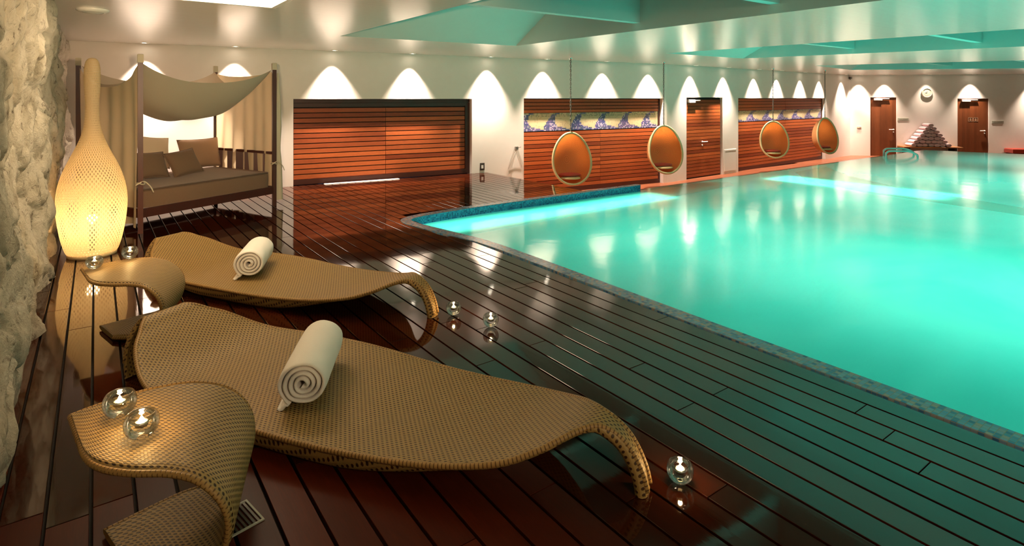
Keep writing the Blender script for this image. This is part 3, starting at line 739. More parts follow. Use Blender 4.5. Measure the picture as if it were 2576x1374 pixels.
# ------------------------------------------------------------------ ceiling downlights, each with its lamp
def downlight(x, y, near, power, label, first=[None], spot=R(74), tgt=(0, 0)):
    t = thing('downlight', label, 'downlight', (x, y, CZ), 0, 'recessed ceiling downlights along the walls')
    mb = MB(); mb.lathe([(0.062, -0.0), (0.062, -0.006), (0.046, -0.008), (0.040, -0.002)], 20); mb.build('trim_ring', M['white_metal'], t)
    mb = MB(); mb.lathe([(0.040, -0.003), (0.02, -0.0035), (0.0, -0.0035)], 16); mb.build('lens', M['downlight'], t)
    light('downlight_lamp', 'SPOT', (x, y, CZ - 0.035), power, WARM, (x + tgt[0], y + tgt[1], 0), 0.022, spot, 1.0)
OUT = 0.185
nA = Vector((-dA.y, dA.x)); nB = Vector((-dB.y, dB.x)); nC = Vector((-CD.y, CD.x))
dl = [(0.62, 'left of the canopy daybed'), (1.86, 'behind the canopy daybed'), (3.42, 'over the left leaf of the wide slatted panel'), (4.85, 'over the right leaf of the wide slatted panel'),
      (6.50, 'over the pillar with the wall socket'), (7.85, 'over the left end of the nearer mosaic panel'), (9.47, 'over the middle of the nearer mosaic panel'), (10.87, 'over the right end of the nearer mosaic panel')]
for x, lb in dl:
    p = Vector((x, wallA(x))) - nA * OUT; pw = 640 if x < 2 else 560
    downlight(p.x, p.y, None, pw, 'small recessed ceiling downlight ' + lb, tgt=tuple(nA * 0.0))
for x, lb in [(12.45, 'left of the slatted door'), (13.99, 'right of the slatted door'), (15.60, 'first from the left over the farther mosaic panel'), (16.95, 'second from the left over the farther mosaic panel'),
              (18.48, 'third from the left over the farther mosaic panel'), (19.85, 'at the right end of the farther mosaic panel'), (21.60, 'by the far room corner on the panel wall')]:
    p = Vector((x, wallB(x))) - nB * OUT; downlight(p.x, p.y, None, 540, 'small recessed ceiling downlight ' + lb, tgt=tuple(nB * 0.0))
for s, lb in [(0.28, 'between the corner and the first walnut door'), (1.14, 'over the first walnut door'), (2.53, 'over the wall clock'), (3.95, 'over the walnut door with pictograms'), (5.95, 'over the red bench')]:
    p = C0 + CD * s - nC * (OUT + .05); downlight(p.x, p.y, None, 120 if 'clock' in lb else 380, 'small recessed ceiling downlight ' + lb, tgt=tuple(nC * 0.0))
t = thing('ceiling_vent', 'round pale ceiling vent above the rattan lamp', 'vent', (-0.02, 6.75, CZ))
mb = MB(); mb.lathe([(.13, 0), (.13, -.012), (.10, -.03), (.085, -.03)], 28); mb.build('vent_ring', M['white_metal'], t)
mb = MB(); mb.lathe([(.085, -.026), (.05, -.036), (0, -.038)], 24); mb.build('vent_disc', M['white_metal'], t)
for cx_, cy_, lb in ((0.72, 5.14, 'added panel standing in for the warm ceiling glow at the top edge of the photo'),):
    t = thing('added_glow_panel', lb, 'added glow panel', (cx_, cy_, CZ))  # added panel: its lit edge stands for the glow on the ceiling
    mb = MB(); 
    for a, b in (((-.6, -.35), (.6, -.31)), ((-.6, .31), (.6, .35)), ((-.6, -.31), (-.56, .31)), ((.56, -.31), (.6, .31))): mb.box((a[0], a[1], -.03), (b[0], b[1], -.001))
    mb.build('frame', M['white_metal'], t)
    mb = MB(); mb.box((-.56, -.31, -.022), (.56, .31, -.004)); mb.build('diffuser', M['glow_panel'], t)

# ------------------------------------------------------------------ hanging egg chairs
def egg_chair(label, x, y, zt, zb, yaw, roll=0.0):
    H = zt - zb; Wd = H * 0.385
    t = thing('hanging_egg_chair', label, 'hanging chair', (x, y, zb), yaw, 'rattan egg chairs hanging by the back wall')
    hc = H / 2; tilt = 0.17
    def rimp(phi, k=1.0, back=0.0):
        c, s = math.cos(phi), math.sin(phi)
        xx = Wd * s * (1 - 0.13 * c) * k; zz = hc * c * k
        return Vector((xx, zz * tilt + back * math.cos(tilt) , hc + zz - back * 0.14 * 1.0))
    def shell(u, v, off=0.0):
        phi = 2 * math.pi * u; a = v * math.pi / 2
        k = math.cos(a) ** 0.75 if a < math.pi / 2 - 1e-6 else 0.0
        dep = 0.40 * math.sin(a) * (1 + 0.12 * -math.cos(phi) * (1 - v))
        return rimp(phi, k * (1 - off * 2), dep * (1 - off * 2.2) + (0.0 if not off else 0.004))
    mb = MB()
    uvf = lambda u, v: (u * 2.6, v * 0.62)
    mb.grid(lambda u, v: shell(u, v), 48, 14, cu=True, uvf=uvf)
    mb.grid(lambda u, v: shell(u, v, 0.011), 48, 14, cu=True, uvf=uvf)
    mb.build('woven_shell', M['egg_wicker'], t)
    mb = MB(); mb.tube([rimp(2 * math.pi * i / 56) for i in range(56)], 0.026, 10, closed=True); mb.build('rim', M['rim_cane'], t)
    mb = MB()
    def cush(u, v):
        th = 2 * math.pi * u; r = math.sin(v * math.pi); q = math.cos(v * math.pi)
        return Vector((0.25 * r * math.cos(th), 0.17 + 0.19 * r * math.sin(th), 0.175 + 0.040 * q))
    mb.grid(cush, 24, 10, cu=True); mb.build('seat_cushion', M['cush_red'], t)
    mb = MB()
    def pad(u, v):
        th = 2 * math.pi * u; r = math.sin(v * math.pi); q = math.cos(v * math.pi)
        return Vector((0.22 * r * math.cos(th), 0.09 + 0.20 * r * math.sin(th), 0.118 + 0.035 * q))
    mb.grid(pad, 24, 8, cu=True); mb.build('seat_pad', M['rim_cane'], t)
    # chain of links up to the ceiling
    top = rimp(0); mb = MB(); z = top.z + 0.015; zc = CZ - zb; i = 0
    while z < zc - 0.02:
        rot = i % 2; pts = []
        for q in range(12):
            a = 2 * math.pi * q / 12; dx = 0.013 * math.cos(a); dz = 0.030 * math.sin(a)
            pts.append((top.x + (dx if rot else 0), top.y + (0 if rot else dx), z + 0.026 + dz))
        mb.tube(pts, 0.0068, 6, closed=True); z += 0.047; i += 1
    mb.build('chain', M['chain'], t)
    mb = MB(); mb.lathe([(0, zc - .03), (.03, zc - .03), (.035, zc - .001)], 16, (top.x, top.y, 0)); mb.build('ceiling_plate', M['chrome'], t)
    return t
def face_cam(x, y, off): return math.atan2(y, x) - math.pi / 2 + off     # local -y looks at the camera, turned by off
for (x, y, zt, zb, off, lb) in [(8.04, 8.995, 0.79, -0.27, R(17), 'rattan egg chair with salmon cushion in front of the nearer mosaic panel'),
                                (10.75, 8.77, 0.875, -0.22, R(30), 'rattan egg chair hanging left of the slatted door'),
                                (15.50, 8.83, 0.86, -0.155, R(24), 'rattan egg chair in the middle of the farther mosaic panel'),
                                (17.86, 8.50, 0.915, -0.14, R(50), 'rattan egg chair turned sideways, nearest the far corner')]:
    tilt_y = (zt - zb) / 2 * 0.17
    egg_chair(lb, x, y, zt, zb, face_cam(x, y, off))

# ------------------------------------------------------------------ towel bench, towel pyramid, red bench, pool rail
def onC(s, out, z): p = C0 + CD * s - nC * out; return (p.x, p.y, z)
aC = math.atan2(CD.y, CD.x)
sb = sR(23.52); bw = sR(24.86) - sb
t = thing('wooden_bench', 'low wooden wall bench carrying the pyramid of towels', 'bench', onC(sb, 0, WZ), aC)
mb = MB(); mb.cbox((0, -.50, .345), (bw, -.002, .385), .005, 0, .6); mb.build('seat_board', M['bench_wood'], t)
for q in (0.15, bw - .23):
    mb = MB(); mb.box((q, -.42, 0), (q + .08, -.04, .344)); mb.build('support', M['shadow_gap'], t)
sp = sR(24.145)
def towel_roll(rad_x, rad_z, length):
    mb = MB(); n = 22
    def sq(u, v):
        a = 2 * math.pi * u; e = 1 - 0.10 * (abs(2 * v - 1) ** 6)
        return Vector((rad_x * math.cos(a) * e, -length * v, rad_z + rad_z * math.sin(a) * e))
    mb.grid(sq, n, 6, cu=True)
    turns = 2.6; m = 60
    for end in (0, 1):
        y = -length * end; pts = []
        for i in range(m + 1):
            f = i / m; a = turns * 2 * math.pi * f; r = 0.12 + 0.80 * f
            pts.append((rad_x * r * math.cos(a), y + (0.004 if not end else -0.004) * (1 if end else 1), rad_z + rad_z * r * math.sin(a)))
        c = mb.add([(0, y, rad_z)]); ring = mb.add([(rad_x * .95 * math.cos(2 * math.pi * j / n) , y, rad_z + rad_z * .95 * math.sin(2 * math.pi * j / n)) for j in range(n)])
        for j in range(n): mb.face((c, ring + j, ring + (j + 1) % n) if end == 0 else (c, ring + (j + 1) % n, ring + j))
        mb.tube(pts, 0.008, 5)
    return mb
RX, RZ = 0.093, 0.0585; rows = 7; proto = None
ordn = ['first', 'second', 'third', 'fourth', 'fifth', 'sixth', 'seventh']
for r in range(rows):
    cnt = rows - r
    for c in range(cnt):
        pos = onC(sp + (c - (cnt - 1) / 2) * RX * 2.0, 0.03 + random.uniform(0, .03), -0.194 + r * RZ * 2.0)
        if r == rows - 1: lb = 'rolled rose-grey towel on the very top of the towel pyramid'
        elif r == rows - 2: lb = 'rolled rose-grey towel, %s of the pair just under the top of the pyramid' % ('left' if c == 0 else 'right')
        else: lb = 'rolled rose-grey towel, %s from the left in %s of the pyramid' % (ordn[c], 'the bottom row' if r == 0 else 'row %s from the bottom' % ['', 'two', 'three', 'four', 'five'][r])
        if proto is None: o = proto = towel_roll(RX, RZ, 0.42).build('rolled_towel', M['towel_pink'], smooth=True)
        else: o = proto.copy(); COL.objects.link(o)
        o.location = pos; o.rotation_euler = (0, 0, aC + random.uniform(-.04, .04)); tag(o, lb, 'towel', 'rolled towels stacked in a pyramid')
t = thing('upholstered_bench', 'red upholstered low bench by the right edge of the photo', 'bench', onC(sR(25.98), 0, WZ), aC)
mb = MB(); mb.cbox((0, -.45, .20), (1.7, -.003, .345), .02); mb.build('seat', M['red_bench'], t)
mb = MB(); mb.box((.05, -.40, 0), (1.65, -.03, .199)); mb.build('plinth', M['slat_dark'], t)
def rail(label, p, rz):
    t = thing('pool_handrail', label, 'handrail', p, rz)
    for dx, dy in ((0, 0), (-.8, .45)):
        path = [(dx, dy, -.50), (dx, dy, .06), (dx, dy + .03, .13), (dx, dy + .10, .17), (dx, dy + .35, .175), (dx, dy + .62, .165), (dx, dy + .80, .10), (dx, dy + .87, .0), (dx, dy + .84, -.45)]
        mb = MB(); mb.tube(catmull(path, 5), .026, 10); mb.build('rail_loop', M['rail_steel'], t)
    mb = MB()
    for zz in (-.2, -.45): mb.box((-.8, -.04, zz), (0, .04, zz + .03))
    mb.build('ladder_steps', M['white_metal'], t)
rail('curved steel pool handrail in the far pool corner', (17.5, 6.78, PW), R(-126))

# ------------------------------------------------------------------ daybed with canopy
FL, FR, BL_, BR = Vector((.41, 7.70, 0)), Vector((2.05, 8.58, 0)), Vector((-.17, 8.86, 0)), Vector((1.50, 9.87, 0))
base = (FL + FR + BL_ + BR) / 4
bed = thing('canopy_daybed', 'dark wooden four-post daybed with cream cloth canopy and taupe mattress', 'daybed', base)
def bl(a, b, z): p = FL * (1 - a) * (1 - b) + FR * a * (1 - b) + BL_ * (1 - a) * b + BR * a * b - base; return Vector((p.x, p.y, z))
PH = 1.93
for a, b in ((0, 0), (1, 0), (0, 1), (1, 1)):
    p = bl(a, b, 0); mb = MB(); mb.cbox((p.x - .026, p.y - .026, 0), (p.x + .026, p.y + .026, PH), .004, 0, .4); po = mb.build('post', M['frame'], bed)
    mb = MB(); mb.cbox((p.x - .03, p.y - .03, PH - .01), (p.x + .03, p.y + .03, PH + .085), .006); mb.build('post_cap', M['cap_white'], po)
mb = MB()
for (a0, b0, a1, b1) in ((0, 0, 1, 0), (0, 1, 1, 1), (0, 0, 0, 1), (1, 0, 1, 1)): mb.bar(bl(a0, b0, .222), bl(a1, b1, .222), .03, .10, tone=.4)
mb.build('base_frame', M['frame'], bed)
def mat_pt(u, v, z, ins=.02): return bl(ins + (1 - 2 * ins) * u, ins + (1 - 2 * ins) * v, z)
mb = MB(); zt, zb_ = .485, .270
def mattress(u, v):
    # v: 0 bottom rim .. 1 top centre
    th = 2 * math.pi * u; c, s = math.cos(th), math.sin(th); e = 0.09
    sx = math.copysign(abs(c) ** e, c); sy = math.copysign(abs(s) ** e, s)
    m = max(abs(sx), abs(sy)); 
    if v < .5: k = 1.0 - .006 * abs(v - .25) * 4; z = zb_ + (zt - zb_) * min(1, v / .42) * 0.96
    else: k = 1 - (v - .5) * 2 ; z = zt - .012 * (1 - min(1, (v - .5) * 6)) 
    p = mat_pt(.5 + .5 * sx * k, .5 + .5 * sy * k, z); return p
mb.grid(mattress, 96, 14, cu=True); n = mb.add([mat_pt(.5 + .5 * math.copysign(abs(math.cos(2 * math.pi * i / 96)) ** .09, math.cos(2 * math.pi * i / 96)), .5 + .5 * math.copysign(abs(math.sin(2 * math.pi * i / 96)) ** .09, math.sin(2 * math.pi * i / 96)), zb_) for i in range(96)])
mb.face(list(range(n + 95, n - 1, -1)))
mb.build('mattress', M['mattress'], bed)
# slatted end rail on the right side, low back rail
mb = MB(); mb.bar(bl(1.0, .03, .745), bl(1.0, .97, .745), .035, .035); mb.build('side_rail', M['frame'], bed)
for i in range(6):
    v = .12 + i * .15; mb = MB(); mb.bar(bl(1.0, v, .26), bl(1.0, v, .73), .10, .022, up=(0.3, 1, 0)); mb.build('rail_slat', M['frame'], bed)
mb = MB(); mb.bar(bl(0.02, 1, .70), bl(.98, 1, .70), .03, .04); mb.build('back_rail', M['frame'], bed)
# canopy: one deep sagging sheet tied to the four posts
def S(a): return 1 - abs(2 * a - 1) ** 2.6
def canopy(a, b):
    sa, sb_ = S(a), S(b)
    z = PH - .01 - .20 * sa * (1 - sb_) - .24 * sb_ * (1 - sa) - .69 * sa * sb_
    z += .012 * math.sin(a * 19 + b * 6) * sb_ * (1 - abs(2 * a - 1)) + .010 * math.sin(b * 23 - a * 5) * sa
    inset = .03 * sa * (1 - sb_)
    return bl(a * .97 + .015, min(1, b * .97 + .015 + inset * (1 if b < .5 else -1)), z)
mb = MB(); mb.grid(canopy, 40, 36); mb.build('canopy', M['canopy'], bed)
def hang(e0, e1, ztop, zbot, amp, waves, side, n=64, nv=26, gather=0.0):
    """a curtain along the edge e0-e1 (a,b pairs); ztop/zbot are functions of the position along it."""
    def fn(u, v):
        a = e0[0] + (e1[0] - e0[0]) * u; b = e0[1] + (e1[1] - e0[1]) * u
        z = ztop(u) + (zbot(u) - ztop(u)) * v
        am = amp * (0.25 + 0.75 * v)
        off = am * math.sin(u * waves * 2 * math.pi + 1.3 * math.sin(v * 2.2 + u * 3)) + am * .5 * math.sin(u * waves * 4.3 + v)
        p = bl(a, b, z); return p + side * off
    mb = MB(); mb.grid(fn, n, nv); return mb
sideL = Vector((-.86, -.45, 0)); sideR = Vector((.9, .3, 0))
hang((0, .02), (0, .99), lambda u: PH - .02 - .26 * S(u), lambda u: .06 + .02 * math.sin(u * 9), .028, 5, sideL).build('left_curtain', M['curtain'], bed)
hang((1.0, .03), (1.0, .99), lambda u: PH - .03 - .06 * S(u), lambda u: .17 + .02 * math.sin(u * 8), .030, 6, sideR).build('right_curtain', M['curtain'], bed)
# the front edge of the right curtain, gathered and tied outside the post
def gath(u, v):
    th = 2 * math.pi * u; w_ = interp([(0, .012), (.2, .03), (.42, .045), (.60, .03), (.72, .05), (1, .062)], v)[0]
    p = bl(1, 0, PH - .05 - v * 1.80); r = w_ * (1 + .18 * math.sin(th * 5))
    return p + Vector((.055 + r * math.cos(th), .015 + .6 * r * math.sin(th), 0))
mb = MB(); mb.grid(gath, 30, 26, cu=True); mb.build('gathered_curtain', M['tie'], bed)
for a, b, z in ((0, 0, .56), (1, 0, .60)):
    p = bl(a, b, z); mb = MB(); mb.tube([p + Vector((.04 * math.cos(q), .04 * math.sin(q), .01 * math.sin(q * 2))) for q in [i * math.pi / 8 for i in range(16)]], .008, 6, closed=True)
    mb.tube(catmull([p + Vector((-.02, -.04, 0)), p + Vector((.03, -.07, .03)), p + Vector((.09, -.08, -.03)), p + Vector((.12, -.075, -.10))], 5), .011, 6, flat=.5)
    mb.tube(catmull([p + Vector((-.02, -.04, 0)), p + Vector((.0, -.07, .02)), p + Vector((-.05, -.07, -.01))], 5), .011, 6, flat=.5)
    mb.build('tie', M['tie'], bed)

# loose cushions on the daybed
def cushion(label, a, b, z, w, h, d, m, lean, spin=0.0, yaw=0.0):
    def fn(u, v, sgn):
        x = u * 2 - 1; y = v * 2 - 1
        pinch = 1 - .07 * (1 - abs(x) ** 2) * abs(y) ** 3; pinch2 = 1 - .07 * (1 - abs(y) ** 2) * abs(x) ** 3
        th = d / 2 * ((1 - abs(x) ** 2.4) * (1 - abs(y) ** 2.4)) ** .55
        return Vector((x * w / 2 * pinch2, sgn * th, y * h / 2 * pinch))
    mb = MB(); mb.grid(lambda u, v: fn(u, v, -1), 18, 18); k = len(mb.v); mb.grid(lambda u, v: fn(v, u, 1), 18, 18)
    path = [(0, i / 12) for i in range(12)] + [(i / 12, 1) for i in range(12)] + [(1, 1 - i / 12) for i in range(12)] + [(1 - i / 12, 0) for i in range(12)]
    mt = Matrix.Rotation(spin, 4, 'Y'); mb.xform(mt)
    p = base + bl(a, b, z)
    t = mb.build('cushion', m, None, (p.x, p.y, p.z), (-lean, 0, R(29.5) + yaw), merge=True)
    pm = MB(); pm.tube([mt @ fn(u, v, 0) for u, v in path], .006, 6, closed=True); pm.build('piping', m, t)
    return tag(t, label, 'cushion', 'loose cushions on the daybed')
cushion('large pale cushion at the left end of the daybed', .135, .80, .72, .60, .50, .20, M['cush_cream'], R(20))
cushion('pale square cushion at the back centre of the daybed, standing on its corner', .47, .95, .775, .44, .44, .16, M['cush_cream'], R(16), R(8))
cushion('wide taupe back cushion at the right of the daybed', .83, .93, .705, .66, .44, .20, M['cush_taupe'], R(14))
cushion('small brown cushion on the daybed, left of the pair in front', .315, .62, .66, .42, .36, .14, M['cush_brown'], R(28), R(3))
cushion('small brown cushion on the daybed, right of the pair in front', .53, .56, .655, .44, .36, .14, M['cush_brown'], R(30), R(-7))

# ------------------------------------------------------------------ rattan floor lamp
t = thing('rattan_floor_lamp', 'tall bottle-shaped woven rattan floor lamp, glowing, beside the stone wall', 'floor lamp', (-0.025, 6.93, 0))
prof = [(.195, .02), (.215, .055), (.245, .16), (.268, .29), (.283, .42), (.286, .53), (.278, .63), (.258, .73), (.222, .84), (.170, .96), (.125, 1.06), (.092, 1.15), (.070, 1.24), (.060, 1.33), (.057, 1.43), (.061, 1.54), (.066, 1.64), (.068, 1.74), (.064, 1.82), (.052, 1.875), (.030, 1.905), (.002, 1.912)]
pp = [(p.x, p.y) for p in catmull([(a, b, 0) for a, b in prof], 4)]
mb = MB(); mb.lathe(pp, 64, uv=1.8); mb.build('woven_shade', M['lamp_wicker'], t)
mb = MB(); mb.lathe([(0, 0), (.20, 0), (.202, .03), (.19, .04), (0, .04)], 40); mb.build('base', M['rim_cane'], t)
mb = MB(); mb.lathe([(.0, .30), (.03, .31), (.045, .345), (.03, .38), (0, .39)], 16); mb.build('bulb', M['bulb'], t)
mb = MB(); mb.lathe([(.02, .04), (.02, .30), (0, .30)], 12); mb.build('lamp_holder', M['dark_plastic'], t)
light('lamp_glow', 'POINT', (-0.025, 6.93, 0.345), 12, (1.0, .66, .30), size=.05)

# ------------------------------------------------------------------ woven sun loungers
LT = [(0.000, .000, .215), (-.030, .08, .20), (-.050, .16, .175), (-.048, .235, .14), (-.025, .285, .115), (.010, .303, .115), (.05, .293, .155), (.10, .262, .205), (.15, .235, .255), (.20, .208, .292), (.30, .162, .345), (.40, .133, .382), (.50, .121, .408), (.60, .119, .424),
      (.75, .120, .437), (.90, .120, .441), (1.10, .119, .440), (1.30, .114, .430), (1.50, .109, .411), (1.70, .110, .390), (1.90, .119, .366), (2.05, .132, .342), (2.20, .151, .307), (2.30, .171, .268), (2.40, .203, .205), (2.46, .228, .155), (2.52, .248, .100), (2.57, .255, .060), (2.62, .243, .042), (2.67, .212, .034), (2.71, .165, .029), (2.745, .095, .026), (2.762, .03, .025), (2.765, .0, .024)]
def make_lounger():
    st = catmull([Vector(p) for p in LT], 4); st = [Vector((p.x, max(p.y, 0.0), p.z)) for p in st]
    acc = [0.0]
    for a, b in zip(st, st[1:]): acc.append(acc[-1] + math.hypot(b.x - a.x, b.y - a.y))
    ns = 21; ne = 5; rows = []; uvs = []
    for i, p in enumerate(st):
        a = st[max(i - 1, 0)]; b = st[min(i + 1, len(st) - 1)]; tx, tz = b.x - a.x, b.y - a.y; l = math.hypot(tx, tz) or 1; nx, nz = -tz / l, tx / l
        leg = acc[i] < .36; hw = p.z; u = p.x
        th = .024 if not leg else .030
        if u > 2.5: th = .024 + .026 * sstep(2.5, 2.65, u)
        bel = 0 if leg else sstep(.25, .95, u) * (1 - sstep(1.50, 2.28, u)) * .088
        dish = (0 if leg else .030 * sstep(.05, .5, u) * (1 - sstep(2.0, 2.5, u))) * (hw / .44)
        row = []; uv = []
        for j in range(ns):                                        # top sheet
            s_ = -1 + 2 * j / (ns - 1); d = -dish * (1 - s_ * s_)
            row.append((u + nx * d, s_ * hw, p.y + nz * d)); uv.append((acc[i], s_ * hw))
        for j in range(1, ne):                                     # rolled edge
            a_ = math.pi * j / ne; q = hw + th * .5 * math.sin(a_); d = -th * .5 * (1 - math.cos(a_))
            row.append((u + nx * d, q, p.y + nz * d)); uv.append((acc[i], hw + th * .8 * j / ne))
        for j in range(ns):                                        # deep rounded underside
            s_ = math.sin(math.pi / 2 * math.sin(math.pi / 2 * (1 - 2 * j / (ns - 1)))); d = -th - bel * (1 - abs(s_) ** 26)
            d = min(d, -th - dish * (1 - s_ * s_)); row.append((u + nx * d, s_ * hw, p.y + nz * d)); uv.append((acc[i], s_ * hw + 1.0))
        for j in range(1, ne):
            a_ = math.pi * j / ne; q = -hw - th * .5 * math.sin(a_); d = -th + th * .5 * (1 - math.cos(a_))
            row.append((u + nx * d, q, p.y + nz * d)); uv.append((acc[i], -hw - th * .8 * (1 - j / ne)))
        rows.append([(x, y, max(z, 0.002)) for x, y, z in row]); uvs.append(uv)
    mb = MB(); m = len(rows[0]); n = mb.add([q for r in rows for q in r])
    for i in range(len(rows) - 1):
        for j in range(m):
            k = (j + 1) % m; mb.face((n + i * m + j, n + i * m + k, n + (i + 1) * m + k, n + (i + 1) * m + j), 0, [uvs[i][j], uvs[i][k] if k else (uvs[i][0][0], uvs[i][0][1]), uvs[i + 1][k], uvs[i + 1][j]], .5, True)
    mb.face([n + j for j in range(m)]); mb.face([n + (len(rows) - 1) * m + j for j in reversed(range(m))])
    return mb
lmesh = make_lounger()
def place_lounger(label, head, foot, me=[None]):
    d = Vector(foot) - Vector(head); rz = math.atan2(d.y, d.x)
    t = thing('sun_lounger', label, 'sun lounger', (head[0], head[1], 0), rz, 'woven sun loungers on the deck')
    if me[0] is None: o = lmesh.build('woven_body', M['weave'], t); me[0] = o.data
    else: o = bpy.data.objects.new('woven_body', me[0]); COL.objects.link(o); o.parent = t
    for side in (-1, 1):                                           # thick braided edge
        mb = MB(); pts = [Vector((p.x, side * (p.z + .002), max(p.y, .012) - .010)) for p in catmull([Vector(q) for q in LT[1:-1]], 3)]
        mb.tube(pts, .0125, 8); mb.build('braided_edge', M['weave_edge'], t)
    return t
place_lounger('woven tan sun lounger in the foreground, nearest the camera', (.32, 3.87), (1.733, 1.48))
place_lounger('woven tan sun lounger farther back, before the canopy daybed', (.535, 5.953), (1.925, 3.545))

# ------------------------------------------------------------------ woven side tables: a sheet curled into a C
near_c = [(-.043, 2.42, .366), (-.026, 2.31, .363), (.012, 2.215, .363), (.085, 2.125, .366), (.18, 2.05, .368), (.25, 1.985, .355), (.305, 1.945, .30), (.33, 1.945, .22), (.325, 1.97, .13), (.285, 2.01, .06), (.21, 2.07, .03), (.13, 2.14, .022), (.09, 2.18, .020)]
back_c = [(-.072, 2.615, .372), (-.03, 2.625, .375), (.02, 2.632, .378), (.08, 2.638, .381), (.19, 2.635, .386), (.32, 2.60, .385), (.43, 2.54, .355), (.495, 2.485, .28), (.50, 2.44, .19), (.455, 2.43, .10), (.36, 2.46, .045), (.24, 2.49, .024), (.024, 2.44, .020)]
def make_table():
    a = catmull(near_c, 6); b = catmull(back_c, 6); ns = 22; acc = [0.0]
    for i in range(1, len(a)): acc.append(acc[-1] + ((a[i] - a[i - 1]).length + (b[i] - b[i - 1]).length) / 2)
    mb = MB(); top = []; bot = []
    for i in range(len(a)):
        tg = ((a[min(i + 1, len(a) - 1)] - a[max(i - 1, 0)]) + (b[min(i + 1, len(a) - 1)] - b[max(i - 1, 0)])).normalized()
        w = (b[i] - a[i]); nrm = tg.cross(w).normalized(); wid = w.length
        r0 = []; r1 = []
        for j in range(ns + 1):
            s_ = j / ns; p = a[i].lerp(b[i], s_); q = min(s_, 1 - s_) * wid
            roll = min(1, q / .022); h = .014 * math.sqrt(max(0, 1 - (1 - roll) ** 2))
            r0.append(p + nrm * h); r1.append(p - nrm * h)
        top.append(r0); bot.append(r1)
    nu = len(a)
    def addsheet(rows, flip):
        n = mb.add([p for r in rows for p in r]); m = ns + 1
        for i in range(nu - 1):
            for j in range(ns):
                f = (n + i * m + j, n + (i + 1) * m + j, n + (i + 1) * m + j + 1, n + i * m + j + 1)
                w0 = (b[i] - a[i]).length; w1 = (b[i + 1] - a[i + 1]).length
                uv = [(acc[i], j / ns * w0), (acc[i + 1], j / ns * w1), (acc[i + 1], (j + 1) / ns * w1), (acc[i], (j + 1) / ns * w0)]
                if flip: f = f[::-1]; uv = uv[::-1]
                mb.face(f, 0, uv, .5, True)
        return n
    n0 = addsheet(top, False); n1 = addsheet(bot, True); m = ns + 1
    for i in (0, nu - 1):
        for j in range(ns): mb.face((n0 + i * m + j, n0 + i * m + j + 1, n1 + i * m + j + 1, n1 + i * m + j))
    return mb, a, b
TB = Vector((.18, 2.30, 0))
def side_table(label, dy, me=[None]):
    t = thing('side_table', label, 'side table', (TB.x, TB.y + dy, 0), 0, 'curled woven side tables')
    if me[0] is None:
        mb, a, b = make_table(); mb.v = [tuple(Vector(v) - TB) for v in mb.v]; o = mb.build('woven_sheet', M['weave_table'], t, merge=False)
        e1 = MB(); e1.tube([p - TB for p in a], .0105, 8); e2 = MB(); e2.tube([p - TB for p in b], .0105, 8)
        e3 = MB(); e3.tube([a[0] - TB + (b[0] - a[0]) * (i / 8) for i in range(9)], .0115, 8)
        me[0] = [o.data, e1.build('edge', M['weave_edge'], t).data, e2.build('edge', M['weave_edge'], t).data, e3.build('edge', M['weave_edge'], t).data]
    else:
        for nm, d in zip(('woven_sheet', 'edge', 'edge', 'edge'), me[0]):
            o = bpy.data.objects.new(nm, d); COL.objects.link(o); o.parent = t
side_table('curled woven side table in the bottom left corner, with two candles', 0.0)
side_table('curled woven side table by the rattan lamp, with two candles', 2.20)

